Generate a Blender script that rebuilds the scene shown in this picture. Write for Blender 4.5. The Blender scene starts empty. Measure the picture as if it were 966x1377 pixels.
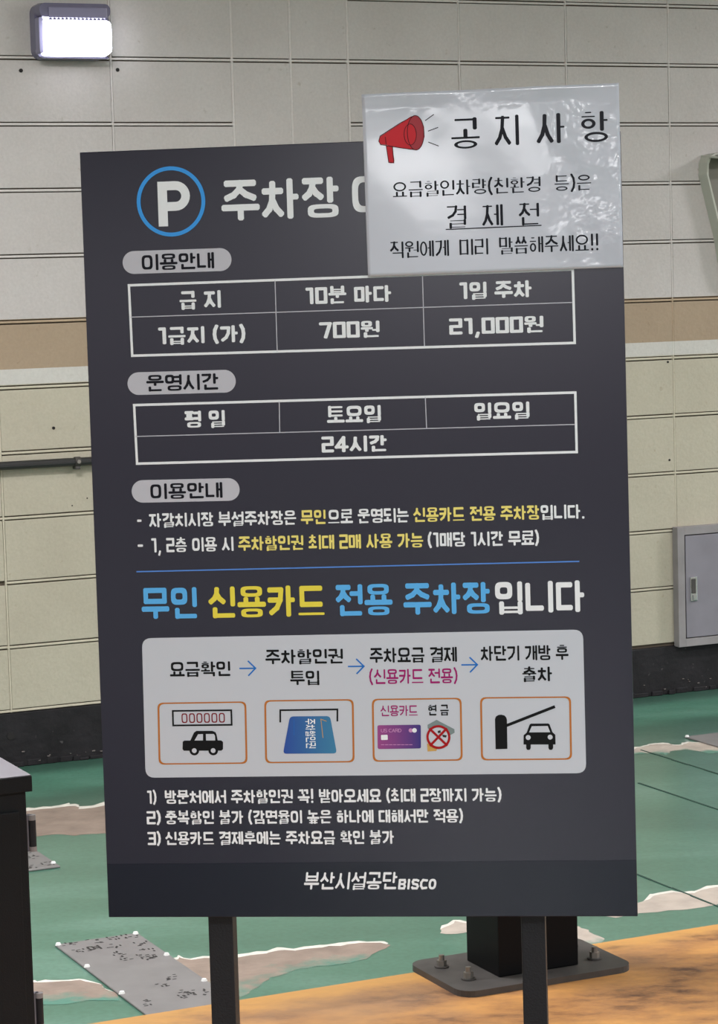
import bpy, bmesh, math, random
from mathutils import Vector, Matrix
from mathutils.geometry import delaunay_2d_cdt
random.seed(7)
SC = bpy.context.scene
COL = SC.collection

# ------------------------------------------------------------------ camera
CAM_H = 1.4783
PITCH, ROLL = 0.09482, -0.02812
def make_camera():
    cp, sp = math.cos(PITCH), math.sin(PITCH)
    fw = Vector((0, cp, -sp)); up = Vector((0, sp, cp)); rt = Vector((1, 0, 0))
    r2 = rt * math.cos(ROLL) + up * math.sin(ROLL)
    u2 = -rt * math.sin(ROLL) + up * math.cos(ROLL)
    cd = bpy.data.cameras.new('camera'); co = bpy.data.objects.new('camera', cd); COL.objects.link(co)
    m = Matrix((r2, u2, -fw)).transposed().to_4x4(); m.translation = (0, 0, CAM_H)
    co.matrix_world = m
    cd.sensor_fit = 'HORIZONTAL'; cd.sensor_width = 36; cd.lens = 3304.16 * 36 / 966
    cd.clip_start = 0.05; cd.clip_end = 200
    SC.camera = co
make_camera()
SC.view_settings.view_transform = 'Standard'
SC.view_settings.look = 'None'
SC.view_settings.gamma = 1
SC.view_settings.use_curve_mapping = False
SC.view_settings.exposure = 0.0

# ------------------------------------------------------------------ world
W = bpy.data.worlds.new('garage_daylight'); SC.world = W; W.use_nodes = True
# overcast sky above the horizon, dull ground below it
wn = W.node_tree; wb = wn.nodes['Background']; wb.inputs[1].default_value = 1.35
wt = wn.nodes.new('ShaderNodeTexCoord'); wsx = wn.nodes.new('ShaderNodeSeparateXYZ'); wr = wn.nodes.new('ShaderNodeMapRange'); wm = wn.nodes.new('ShaderNodeMix')
wm.data_type = 'RGBA'; wr.inputs[1].default_value = -0.02; wr.inputs[2].default_value = 0.03
wn.links.new(wt.outputs['Generated'], wsx.inputs[0]); wn.links.new(wsx.outputs['Z'], wr.inputs[0]); wn.links.new(wr.outputs[0], wm.inputs[0])
wm.inputs[6].default_value = (0.08, 0.08, 0.085, 1); wm.inputs[7].default_value = (0.93, 0.94, 1.0, 1)
wn.links.new(wm.outputs[2], wb.inputs[0])

# wall frame: s along the wall, depth into the wall, z up
WD, WY = 8.0144, 0.42815
U = Vector((math.cos(WY), math.sin(WY), 0)); N = Vector((-math.sin(WY), math.cos(WY), 0))
def wp(s, t, z): return Vector((0, WD, 0)) + U * s + N * t + Vector((0, 0, z))

# ------------------------------------------------------------------ lamps of the garage ceiling
CEIL = 2.98
LAMPS = [(-2.2, -2.4, 62), (1.6, -3.4, 58), (4.2, -1.6, 74), (-4.6, -1.8, 40),
         (-3.4, -7.2, 46), (0.2, -7.6, 46), (3.2, -7.2, 40), (-3.4, -11.5, 44), (0.4, -11.5, 44), (-8.6, -14.5, 60), (-10.9, -16.3, 60), (-11.2, -18.2, 60)]
def area(name, loc, sx, sy, power, rot, col=(0.98, 0.97, 1.0)):
    l = bpy.data.lights.new(name, 'AREA'); l.shape = 'RECTANGLE'; l.size = sx; l.size_y = sy
    l.energy = power * 1.75; l.color = col
    o = bpy.data.objects.new(name, l); COL.objects.link(o); o.location = loc; o.rotation_euler = rot
    return o
for (s, t, p) in LAMPS:
    area('tube_light', wp(s, t, CEIL - 0.125), 1.2, 0.12, p, (0, 0, WY))

# ------------------------------------------------------------------ material helpers
def lin(c):
    return tuple(((v / 255) / 12.92 if v / 255 <= 0.04045 else ((v / 255 + 0.055) / 1.055) ** 2.4) for v in c)
def mat(name, rgb, rough=0.6, metal=0.0, spec=0.5, coat=0.0, var=0.0, vscale=8, bump=0.0, bscale=60, speck=None):
    m = bpy.data.materials.new(name); m.use_nodes = True
    nt = m.node_tree; b = nt.nodes['Principled BSDF']
    c = lin(rgb)
    b.inputs['Base Color'].default_value = (*c, 1)
    b.inputs['Roughness'].default_value = rough; b.inputs['Metallic'].default_value = metal
    b.inputs['Specular IOR Level'].default_value = spec
    b.inputs['Coat Weight'].default_value = coat; b.inputs['Coat Roughness'].default_value = 0.06
    if var or bump or speck:
        g = nt.nodes.new('ShaderNodeNewGeometry')
    if var:
        n = nt.nodes.new('ShaderNodeTexNoise'); n.inputs['Scale'].default_value = vscale; n.inputs['Detail'].default_value = 5
        nt.links.new(g.outputs['Position'], n.inputs['Vector'])
        r = nt.nodes.new('ShaderNodeValToRGB')
        r.color_ramp.elements[0].position = 0.3; r.color_ramp.elements[1].position = 0.7
        r.color_ramp.elements[0].color = (*[v * (1 - var) for v in c], 1)
        r.color_ramp.elements[1].color = (*[min(1, v * (1 + var)) for v in c], 1)
        nt.links.new(n.outputs['Fac'], r.inputs['Fac'])
        last = r.outputs['Color']
        if speck:
            n2 = nt.nodes.new('ShaderNodeTexNoise'); n2.inputs['Scale'].default_value = speck[0]; n2.inputs['Detail'].default_value = 3
            nt.links.new(g.outputs['Position'], n2.inputs['Vector'])
            r2 = nt.nodes.new('ShaderNodeValToRGB'); r2.color_ramp.elements[0].position = speck[1]; r2.color_ramp.elements[1].position = speck[1] + 0.04
            nt.links.new(n2.outputs['Fac'], r2.inputs['Fac'])
            mx = nt.nodes.new('ShaderNodeMix'); mx.data_type = 'RGBA'
            nt.links.new(r2.outputs['Color'], mx.inputs[0]); nt.links.new(last, mx.inputs[6])
            mx.inputs[7].default_value = (*lin(speck[2]), 1)
            last = mx.outputs[2]
        nt.links.new(last, b.inputs['Base Color'])
    if bump:
        n = nt.nodes.new('ShaderNodeTexNoise'); n.inputs['Scale'].default_value = bscale; n.inputs['Detail'].default_value = 4
        nt.links.new(g.outputs['Position'], n.inputs['Vector'])
        bp = nt.nodes.new('ShaderNodeBump'); bp.inputs['Strength'].default_value = bump; bp.inputs['Distance'].default_value = 0.004
        nt.links.new(n.outputs['Fac'], bp.inputs['Height']); nt.links.new(bp.outputs['Normal'], b.inputs['Normal'])
    return m
def emit(name, rgb, strength):
    m = mat(name, rgb, 0.4); b = m.node_tree.nodes['Principled BSDF']
    b.inputs['Emission Color'].default_value = (*lin(rgb), 1); b.inputs['Emission Strength'].default_value = strength
    return m

def wall_paint(gain=1.0):
    """block paint: warm grey above, a brown stripe, a white stripe, cream below (paint by height), mottled"""
    m = mat('block_wall_paint', (186, 180, 174), 0.55, bump=0.5, bscale=55)
    nt = m.node_tree; b = nt.nodes['Principled BSDF']; L = nt.links
    g = nt.nodes.new('ShaderNodeNewGeometry'); sx = nt.nodes.new('ShaderNodeSeparateXYZ'); L.new(g.outputs['Position'], sx.inputs[0])
    mr = nt.nodes.new('ShaderNodeMapRange'); mr.inputs[1].default_value = 0; mr.inputs[2].default_value = 3; L.new(sx.outputs['Z'], mr.inputs[0])
    r = nt.nodes.new('ShaderNodeValToRGB'); r.color_ramp.interpolation = 'CONSTANT'
    e = r.color_ramp.elements
    e[0].position = 0; e[0].color = (*lin((180, 173, 154)), 1)
    e[1].position = 1.176 / 3; e[1].color = (*lin((196, 193, 186)), 1)
    x = e.new(1.223 / 3); x.color = (*lin((160, 140, 116)), 1)
    x = e.new(1.374 / 3); x.color = (*lin((190, 184, 180)), 1)
    L.new(mr.outputs[0], r.inputs[0])
    def noise(scale, det, lo, hi, a, c):
        n = nt.nodes.new('ShaderNodeTexNoise'); n.inputs['Scale'].default_value = scale; n.inputs['Detail'].default_value = det
        L.new(g.outputs['Position'], n.inputs['Vector'])
        q = nt.nodes.new('ShaderNodeValToRGB'); q.color_ramp.elements[0].position = lo; q.color_ramp.elements[1].position = hi
        q.color_ramp.elements[0].color = (*a, 1); q.color_ramp.elements[1].color = (*c, 1); L.new(n.outputs['Fac'], q.inputs[0])
        return q.outputs[0]
    def mul(a, c, f=1.0):
        mx = nt.nodes.new('ShaderNodeMix'); mx.data_type = 'RGBA'; mx.blend_type = 'MULTIPLY'; mx.inputs[0].default_value = f
        L.new(a, mx.inputs[6]); L.new(c, mx.inputs[7]); return mx.outputs[2]
    o = mul(r.outputs[0], noise(3.5, 4, 0.3, 0.7, (0.9, 0.89, 0.88), (1, 1, 1)))
    o = mul(o, noise(45, 2, 0.18, 0.3, (0.8, 0.77, 0.72), (1, 1, 1)))
    o = mul(o, noise(120, 2, 0.35, 0.65, (0.94, 0.94, 0.94), (1.0, 1.0, 1.0)))
    if gain != 1:
        mx = nt.nodes.new('ShaderNodeVectorMath'); mx.operation = 'SCALE'; mx.inputs['Scale'].default_value = gain
        L.new(o, mx.inputs[0]); o = mx.outputs[0]
    L.new(o, b.inputs['Base Color'])
    return m

def floor_paint():
    m = mat('green_epoxy_floor', (80, 125, 100), 0.3, bump=0.06, bscale=30, coat=0.35)
    nt = m.node_tree; b = nt.nodes['Principled BSDF']; L = nt.links; b.inputs['Coat Roughness'].default_value = 0.2
    g = nt.nodes.new('ShaderNodeNewGeometry')
    mp = nt.nodes.new('ShaderNodeMapping'); mp.vector_type = 'POINT'
    mp.inputs['Rotation'].default_value = (0, 0, -WY); mp.inputs['Scale'].default_value = (0.6, 1.9, 1)
    L.new(g.outputs['Position'], mp.inputs['Vector'])
    n = nt.nodes.new('ShaderNodeTexNoise'); n.inputs['Scale'].default_value = 1.5; n.inputs['Roughness'].default_value = 0.6; n.inputs['Detail'].default_value = 6
    L.new(mp.outputs[0], n.inputs['Vector'])
    r = nt.nodes.new('ShaderNodeValToRGB'); e = r.color_ramp.elements
    e[0].position = 0.2; e[0].color = (*lin((56, 96, 80)), 1)
    e[1].position = 0.8; e[1].color = (*lin((108, 146, 132)), 1)
    x = e.new(0.5); x.color = (*lin((72, 116, 98)), 1)
    L.new(n.outputs['Fac'], r.inputs[0])
    n2 = nt.nodes.new('ShaderNodeTexNoise'); n2.inputs['Scale'].default_value = 70; n2.inputs['Detail'].default_value = 3
    L.new(g.outputs['Position'], n2.inputs['Vector'])
    r2 = nt.nodes.new('ShaderNodeValToRGB'); r2.color_ramp.elements[0].position = 0.3; r2.color_ramp.elements[1].position = 0.6
    r2.color_ramp.elements[0].color = (0.78, 0.8, 0.78, 1); L.new(n2.outputs['Fac'], r2.inputs[0])
    mx = nt.nodes.new('ShaderNodeMix'); mx.data_type = 'RGBA'; mx.blend_type = 'MULTIPLY'; mx.inputs[0].default_value = 1
    L.new(r.outputs[0], mx.inputs[6]); L.new(r2.outputs[0], mx.inputs[7]); 
        # scrubbing bands along the wall: dirty at the foot, a paler lane, then a darker lane
    rt = nt.nodes.new('ShaderNodeVectorRotate'); rt.rotation_type = 'Z_AXIS'; rt.inputs['Angle'].default_value = -WY; L.new(g.outputs['Position'], rt.inputs['Vector'])
    sp = nt.nodes.new('ShaderNodeSeparateXYZ'); L.new(rt.outputs[0], sp.inputs[0])
    ma = nt.nodes.new('ShaderNodeMath'); ma.operation = 'MULTIPLY_ADD'; ma.inputs[1].default_value = 0.12; L.new(n.outputs['Fac'], ma.inputs[0]); L.new(sp.outputs['Y'], ma.inputs[2])
    mr = nt.nodes.new('ShaderNodeMapRange'); mr.inputs[1].default_value = 6.3; mr.inputs[2].default_value = 7.36; L.new(ma.outputs[0], mr.inputs[0])
    cr = nt.nodes.new('ShaderNodeValToRGB'); e = cr.color_ramp.elements
    e[0].position = 0.0; e[0].color = (.66, .66, .66, 1); e[1].position = 1.0; e[1].color = (.42, .42, .42, 1)
    for p_, v_ in ((.35, .5), (.5, .56), (.6, .95), (.82, .98), (.9, .5)):
        x = e.new(p_); x.color = (v_, v_, v_, 1)
    L.new(mr.outputs[0], cr.inputs[0])
    sc = nt.nodes.new('ShaderNodeVectorMath'); sc.operation = 'MULTIPLY'; L.new(mx.outputs[2], sc.inputs[0]); L.new(cr.outputs[0], sc.inputs[1])
    s2 = nt.nodes.new('ShaderNodeVectorMath'); s2.operation = 'SCALE'; s2.inputs['Scale'].default_value = 1.5; L.new(sc.outputs[0], s2.inputs[0])
    L.new(s2.outputs[0], b.inputs['Base Color'])
    return m

def kerb_paint():
    m = mat('orange_kerb_paint', (200, 150, 85), 0.5, bump=0.35, bscale=14)
    nt = m.node_tree; b = nt.nodes['Principled BSDF']; L = nt.links
    g = nt.nodes.new('ShaderNodeNewGeometry')
    mp = nt.nodes.new('ShaderNodeMapping'); mp.inputs['Rotation'].default_value = (0, 0, -WY); mp.inputs['Scale'].default_value = (1.0, 2.0, 1)
    L.new(g.outputs['Position'], mp.inputs['Vector'])
    n = nt.nodes.new('ShaderNodeTexNoise'); n.inputs['Scale'].default_value = 5.5; n.inputs['Detail'].default_value = 9; n.inputs['Roughness'].default_value = 0.68
    L.new(mp.outputs[0], n.inputs['Vector'])
    r = nt.nodes.new('ShaderNodeValToRGB'); e = r.color_ramp.elements
    e[0].position = 0.34; e[0].color = (*lin((92, 60, 38)), 1)
    e[1].position = 0.64; e[1].color = (*lin((190, 136, 74)), 1)
    x = e.new(0.46); x.color = (*lin((154, 108, 64)), 1)
    L.new(n.outputs['Fac'], r.inputs[0])
    # dust rubbed into the paint, greyer brown blotches
    n2 = nt.nodes.new('ShaderNodeTexNoise'); n2.inputs['Scale'].default_value = 2.2; n2.inputs['Detail'].default_value = 4
    L.new(g.outputs['Position'], n2.inputs['Vector'])
    r2 = nt.nodes.new('ShaderNodeValToRGB'); r2.color_ramp.elements[0].position = 0.5; r2.color_ramp.elements[1].position = 0.68
    L.new(n2.outputs['Fac'], r2.inputs[0])
    mf = nt.nodes.new('ShaderNodeMath'); mf.operation = 'MULTIPLY'; mf.inputs[1].default_value = 0.55; L.new(r2.outputs[0], mf.inputs[0])
    mx = nt.nodes.new('ShaderNodeMix'); mx.data_type = 'RGBA'; L.new(mf.outputs[0], mx.inputs[0]); L.new(r.outputs[0], mx.inputs[6])
    mx.inputs[7].default_value = (*lin((140, 112, 88)), 1)
    # the last hand's breadth at the far edge is repainted a brighter yellow
    rt = nt.nodes.new('ShaderNodeVectorRotate'); rt.rotation_type = 'Z_AXIS'; rt.inputs['Angle'].default_value = -WY; L.new(g.outputs['Position'], rt.inputs['Vector'])
    sp = nt.nodes.new('ShaderNodeSeparateXYZ'); L.new(rt.outputs[0], sp.inputs[0])
    ad = nt.nodes.new('ShaderNodeMath'); ad.operation = 'MULTIPLY_ADD'; ad.inputs[1].default_value = 0.16; L.new(n.outputs['Fac'], ad.inputs[0]); L.new(sp.outputs['Y'], ad.inputs[2])
    mr = nt.nodes.new('ShaderNodeMapRange'); mr.inputs[1].default_value = 4.17 - 0.10 + 0.08; mr.inputs[2].default_value = 4.17 - 0.03 + 0.08; mr.inputs[4].default_value = 0.7; L.new(ad.outputs[0], mr.inputs[0])
    mx2 = nt.nodes.new('ShaderNodeMix'); mx2.data_type = 'RGBA'; L.new(mr.outputs[0], mx2.inputs[0]); L.new(mx.outputs[2], mx2.inputs[6]); mx2.inputs[7].default_value = (*lin((196, 146, 78)), 1)
    L.new(mx2.outputs[2], b.inputs['Base Color'])
    return m

M = {}
M['wall'] = wall_paint(); M['floor'] = floor_paint(); M['kerb'] = kerb_paint()
M['crevice'] = mat('dirty_joint', (84, 74, 62), 0.9)
M['mortar'] = wall_paint(1.2)  # wall paint brightened: light caught by the proud beads, put into their colour
M['plinth'] = mat('black_plinth_paint', (30, 28, 30), 0.65, spec=0.25, var=0.3, vscale=12, bump=0.8, bscale=40, speck=(55, 0.70, (72, 68, 68)))
M['ceiling'] = mat('ceiling_concrete', (214, 214, 214), 0.9, var=0.1, vscale=2)
M['black'] = mat('black_powder_coat', (14, 17, 21), 0.5, spec=0.3, bump=0.2, bscale=400)
M['grey_black'] = mat('dark_grey_powder_coat', (30, 31, 35), 0.5, spec=0.3, bump=0.2, bscale=400)
M['column'] = mat('black_column_paint', (5, 5, 7), 0.5, spec=0.15)
M['base_plate'] = mat('dusty_dark_steel', (70, 66, 63), 0.55, var=0.2, vscale=20, metal=0.2)
M['steel'] = mat('bolt_steel', (150, 145, 138), 0.35, metal=0.8)
M['bolt_head'] = mat('bright_bolt_head', (225, 225, 222), 0.4)
M['alu'] = mat('scuffed_floor_plate', (122, 119, 118), 0.5, metal=0.1, var=0.1, vscale=12, speck=(60, 0.70, (120, 116, 114)))
M['mark'] = mat('worn_black_marks', (48, 45, 44), 0.7, var=0.3, vscale=90)
M['bare'] = mat('bare_concrete', (134, 118, 106), 0.8, var=0.18, vscale=14, bump=0.6, bscale=45)
M['bare_pale'] = mat('pale_bare_concrete', (170, 158, 146), 0.8, var=0.12, vscale=16, bump=0.6, bscale=45)
M['chip'] = mat('chipped_plinth', (112, 104, 100), 0.8)
M['rim'] = mat('chipped_paint_rim', (205, 200, 190), 0.7, var=0.15, vscale=40)
M['joint'] = mat('floor_joint_dirt', (40, 66, 56), 0.8)
M['grey_metal'] = mat('grey_panel_paint', (124, 120, 127), 0.45, var=0.08, vscale=9)
M['frame_metal'] = mat('grey_frame_paint', (136, 131, 131), 0.5, var=0.12, vscale=14)
M['dark_gap'] = mat('dark_gap', (30, 27, 26), 0.9)
M['chrome'] = mat('latch_metal', (200, 200, 200), 0.25, metal=0.9)
M['pipe'] = mat('black_conduit', (36, 35, 35), 0.4)
M['hood'] = mat('pale_green_plastic', (176, 176, 164), 0.4)
M['hood_in'] = mat('grey_green_liner', (122, 118, 108), 0.55)
M['lamp_shell'] = mat('smoky_lamp_shell', (104, 100, 122), 0.25, var=0.1, vscale=20)
M['lamp_rib'] = mat('lamp_rib_plastic', (128, 124, 148), 0.25)
M['lamp_lit'] = emit('lit_diffuser', (238, 242, 255), 9.0)
M['tube'] = emit('tube_glow', (255, 250, 242), 3.0)
M['fixture'] = mat('white_fixture', (220, 220, 218), 0.5)
# printed sign
M['sign'] = mat('sign_print_charcoal', (33, 25, 44), 0.2, spec=0.62)
M['sign_low'] = mat('sign_print_navy', (20, 18, 36), 0.2, spec=0.45)
M['white'] = mat('print_white', (251, 251, 253), 0.5, spec=0.2)
M['pillc'] = mat('print_light_grey', (206, 203, 211), 0.5, spec=0.2)
M['yellow'] = mat('print_yellow', (248, 228, 80), 0.5, spec=0.2)
M['paleyel'] = mat('print_pale_yellow', (254, 234, 130), 0.5, spec=0.2)
M['blue'] = mat('print_blue', (100, 188, 250), 0.5, spec=0.2)
M['ringblue'] = mat('print_ring_blue', (70, 165, 246), 0.5, spec=0.2)
M['rule'] = mat('print_rule_blue', (96, 148, 230), 0.5, spec=0.2)
M['arrow'] = mat('print_arrow_blue', (36, 118, 205), 0.5, spec=0.2)
M['ink'] = mat('print_black', (14, 14, 16), 0.5, spec=0.2)
M['pillink'] = mat('print_pill_ink', (20, 18, 28), 0.5, spec=0.2)
M['card'] = mat('print_card_grey', (210, 212, 220), 0.5, spec=0.2)
M['magenta'] = mat('print_magenta', (168, 22, 110), 0.5, spec=0.2)
M['orange'] = mat('print_orange', (196, 118, 52), 0.5, spec=0.2)
M['red'] = mat('print_dark_red', (132, 16, 34), 0.5, spec=0.2)
M['banred'] = mat('print_ban_red', (176, 20, 28), 0.5, spec=0.2)
M['note'] = mat('print_note_grey', (132, 146, 146), 0.5, spec=0.2)
M['coin'] = mat('print_coin_gold', (214, 168, 96), 0.5, spec=0.2)
M['pink'] = mat('print_pink', (214, 150, 200), 0.5, spec=0.2)
M['megared'] = mat('print_mega_red', (214, 44, 54), 0.5, spec=0.2)
M['megadark'] = mat('print_mega_bell', (176, 62, 70), 0.5, spec=0.2)
M['megaline'] = mat('print_mega_line', (70, 14, 22), 0.5, spec=0.2)
M['noteink'] = mat('notice_ink', (14, 14, 26), 0.4, spec=0.2)
def gradient(name, a, c, axis=0, lo=-0.03, hi=0.03):
    m = mat(name, a, 0.5); nt = m.node_tree; b = nt.nodes['Principled BSDF']
    t = nt.nodes.new('ShaderNodeTexCoord'); s = nt.nodes.new('ShaderNodeSeparateXYZ'); nt.links.new(t.outputs['Generated'], s.inputs[0])
    r = nt.nodes.new('ShaderNodeValToRGB'); r.color_ramp.elements[0].color = (*lin(a), 1); r.color_ramp.elements[1].color = (*lin(c), 1)
    nt.links.new(s.outputs[axis], r.inputs[0]); nt.links.new(r.outputs[0], b.inputs['Base Color']); return m
M['ticket'] = gradient('print_ticket_blue', (34, 74, 164), (58, 132, 172))
M['ccard'] = gradient('print_card_purple', (164, 70, 140), (56, 46, 130))
def laminate():
    m = mat('laminated_paper', (206, 206, 216), 0.3, coat=1.0)
    nt = m.node_tree; b = nt.nodes['Principled BSDF']; b.inputs['Coat Roughness'].default_value = 0.09
    g = nt.nodes.new('ShaderNodeNewGeometry')
    bp = nt.nodes.new('ShaderNodeBump'); bp.inputs['Strength'].default_value = 0.8; bp.inputs['Distance'].default_value = 0.003
    n = nt.nodes.new('ShaderNodeTexNoise'); n.inputs['Scale'].default_value = 22; n.inputs['Detail'].default_value = 3
    nt.links.new(g.outputs['Position'], n.inputs['Vector']); nt.links.new(n.outputs['Fac'], bp.inputs['Height'])
    t = nt.nodes.new('ShaderNodeTexCoord'); sp = nt.nodes.new('ShaderNodeSeparateXYZ'); nt.links.new(t.outputs['Generated'], sp.inputs[0])
    a = nt.nodes.new('ShaderNodeMapRange'); a.inputs[1].default_value = 0.66; a.inputs[2].default_value = 0.86; nt.links.new(sp.outputs['X'], a.inputs[0])
    c = nt.nodes.new('ShaderNodeMapRange'); c.inputs[1].default_value = 0.86; c.inputs[2].default_value = 0.97; nt.links.new(sp.outputs['Z'], c.inputs[0])
    mxx = nt.nodes.new('ShaderNodeMath'); mxx.operation = 'MAXIMUM'; nt.links.new(a.outputs[0], mxx.inputs[0]); nt.links.new(c.outputs[0], mxx.inputs[1])
    ma = nt.nodes.new('ShaderNodeMath'); ma.operation = 'MULTIPLY_ADD'; ma.inputs[1].default_value = 0.95; ma.inputs[2].default_value = 0.06
    nt.links.new(mxx.outputs[0], ma.inputs[0]); nt.links.new(ma.outputs[0], bp.inputs['Strength'])
    nt.links.new(bp.outputs['Normal'], b.inputs['Coat Normal'])
    return m
M['laminate'] = laminate()

# ------------------------------------------------------------------ object helpers
def tag(o, label=None, cat=None, group=None, kind=None):
    if label: o['label'] = label
    if cat: o['category'] = cat
    if group: o['group'] = group
    if kind: o['kind'] = kind
    return o
def empty(name, loc=(0, 0, 0), rot=(0, 0, 0)):
    o = bpy.data.objects.new(name, None); COL.objects.link(o); o.location = loc; o.rotation_euler = rot; o.empty_display_size = 0.1
    return o
def link(name, me, m, parent=None, loc=(0, 0, 0), rot=(0, 0, 0)):
    if m and not me.materials: me.materials.append(m)
    o = bpy.data.objects.new(name, me); COL.objects.link(o); o.parent = parent; o.location = loc; o.rotation_euler = rot
    return o
def bm_obj(name, bm, m, parent=None, loc=(0, 0, 0), rot=(0, 0, 0), smooth=False):
    bmesh.ops.recalc_face_normals(bm, faces=bm.faces)
    me = bpy.data.meshes.new(name); bm.to_mesh(me); bm.free()
    if smooth:
        for p in me.polygons: p.use_smooth = True
    return link(name, me, m, parent, loc, rot)
def box(bm, x0, x1, y0, y1, z0, z1, bev=0.0, seg=2):
    r = bmesh.ops.create_cube(bm, size=1)
    vs = r['verts']
    for v in vs:
        v.co = Vector(((x0 + x1) / 2 + v.co.x * (x1 - x0), (y0 + y1) / 2 + v.co.y * (y1 - y0), (z0 + z1) / 2 + v.co.z * (z1 - z0)))
    if bev:
        es = list({e for v in vs for e in v.link_edges})
        bmesh.ops.bevel(bm, geom=es, offset=bev, segments=seg, affect='EDGES', profile=0.7)
def cyl(bm, p, q, r, n=16, r2=None):
    p, q = Vector(p), Vector(q); d = q - p
    rot = d.to_track_quat('Z', 'Y').to_matrix().to_4x4(); rot.translation = (p + q) / 2
    bmesh.ops.create_cone(bm, cap_ends=True, segments=n, radius1=r, radius2=r if r2 is None else r2, depth=d.length, matrix=rot)
def boxo(name, m, parent, x0, x1, y0, y1, z0, z1, bev=0.0):
    bm = bmesh.new(); box(bm, x0, x1, y0, y1, z0, z1, bev); return bm_obj(name, bm, m, parent)
def prism(bm, pts, z0, z1):
    """outline (x,y) extruded along z"""
    a = [bm.verts.new((x, y, z0)) for x, y in pts]; b = [bm.verts.new((x, y, z1)) for x, y in pts]
    bm.faces.new(a); bm.faces.new(b)
    for i in range(len(pts)):
        j = (i + 1) % len(pts); bm.faces.new((a[i], a[j], b[j], b[i]))
def rrect(x0, x1, y0, y1, r, n=5):
    out = []
    for cx, cy, a0 in ((x1 - r, y1 - r, 0), (x0 + r, y1 - r, 90), (x0 + r, y0 + r, 180), (x1 - r, y0 + r, 270)):
        for k in range(n + 1):
            a = math.radians(a0 + 90 * k / n); out.append((cx + r * math.cos(a), cy + r * math.sin(a)))
    return out

# ------------------------------------------------------------------ setting: floor, kerb island, wall
def fl(s, t, z=0): return U * s + N * t + Vector((0, 0, z))     # floor frame aligned with the wall
bm = bmesh.new(); box(bm, -15, 15, -13, WD * math.cos(WY) + 0.3, -0.2, 0)
floor = bm_obj('floor', bm, M['floor'], None, (0, 0, 0), (0, 0, WY)); tag(floor, kind='structure')
bm = bmesh.new(); box(bm, -11, 13, -11.5, WD * math.cos(WY) + 0.3, CEIL, CEIL + 0.2)
ceiling = bm_obj('ceiling', bm, M['ceiling'], None, (0, 0, 0), (0, 0, WY)); tag(ceiling, kind='structure')

wall = empty('wall_back', (0, WD, 0), (0, 0, WY)); tag(wall, kind='structure')
GAP = 0.0145
boxo('wall_core', M['crevice'], wall, -9, 9, 0.009, 0.25, 0, CEIL)
ZT = 2.1737; X0 = -0.7991; PW = 0.4025
def block_mesh(w, h, name):
    bm = bmesh.new(); box(bm, -w / 2 + 0.0036, w / 2 - 0.0036, 0, 0.03, -h / 2 + GAP / 2, h / 2 - GAP / 2, 0.0022, 2)
    bmesh.ops.recalc_face_normals(bm, faces=bm.faces)
    me = bpy.data.meshes.new(name); bm.to_mesh(me); bm.free(); me.materials.append(M['wall'])
    for p in me.polygons: p.use_smooth = False
    return me
B1 = block_mesh(PW, 0.2, 'block'); B2 = block_mesh(PW / 2, 0.4, 'tall_block')
rb = random.Random(3)
mort = bmesh.new()
for j in range(-6, 9):
    if j == 2: continue                                  # the pier of upright blocks
    xa = X0 + PW * (j - 1)
    for k in range(-3, 11):
        zc = ZT - 0.2 * k + 0.1
        o = link('block', B1, None, wall, (xa + PW / 2, rb.uniform(-0.0012, 0.0008), zc), (rb.uniform(-.004, .004), rb.uniform(-.002, .002), rb.uniform(-.003, .003)))
xa = X0 + PW
for c in range(2):
    for k in range(-4, 10, 2):
        zc = ZT - 0.2 * k - 0.2
        if zc > CEIL: continue
        link('block', B2, None, wall, (xa + PW / 4 + c * PW / 2, rb.uniform(-0.0008, 0.0008), zc), (rb.uniform(-.003, .003), rb.uniform(-.002, .002), rb.uniform(-.002, .002)))
# plain wall either side, beyond what the photograph covers
boxo('plain_wall', M['wall'], wall, -9, X0 + PW * -7, 0, 0.2, 0, CEIL); boxo('plain_wall', M['wall'], wall, X0 + PW * 8, 9, 0, 0.2, 0, CEIL)
for k in range(-4, 11):                                  # mortar beads, tooled proud between the crevices
    z = ZT - 0.2 * k
    if z > CEIL: continue
    x = X0 - PW * 7
    while x < X0 + PW * 8:
        x2 = x + PW; jj = round((x - X0) / PW)
        if not (jj == 1 and k % 2):
            dz = rb.uniform(-.0008, .0008)
            if rb.random() > 0.02: box(mort, x + .002, x2 - .002, -0.0006 + rb.uniform(-.0005, .0008), 0.012, z - 0.0036 + dz, z + 0.0036 + dz, 0.0014, 1)
        x = x2
for j in range(-7, 9):
    xs = [X0 + PW * j]
    if j == 1: xs.append(X0 + PW * 1.5)
    for x in xs:
        w = 0.0028 if j not in (1, 2) else 0.0036
        box(mort, x - w, x + w, -0.0012, 0.012, 0.17, CEIL, 0.0012, 1)
mo = bm_obj('mortar_joint', mort, M['mortar'], wall); tag(mo, kind='stuff')
# small drilled holes and chips in the wall
bm = bmesh.new()
for s, z, r in ((-1.088, 2.135, .006), (-.7785, 2.14, .006), (-1.03, 1.044, .005), (.53, 2.04, .003), (1.19, 1.16, .004), (1.19, .82, .004), (-1.21, .10, .012), (-.98, .80, .002), (-.93, .82, .002)):
    y = -0.003 if z > .17 else -0.0125
    cyl(bm, (s, y + .0005, z), (s, y + 0.006, z), r, 10)
ho = bm_obj('drilled_hole', bm, M['dark_gap'], wall); tag(ho, kind='stuff')
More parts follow.
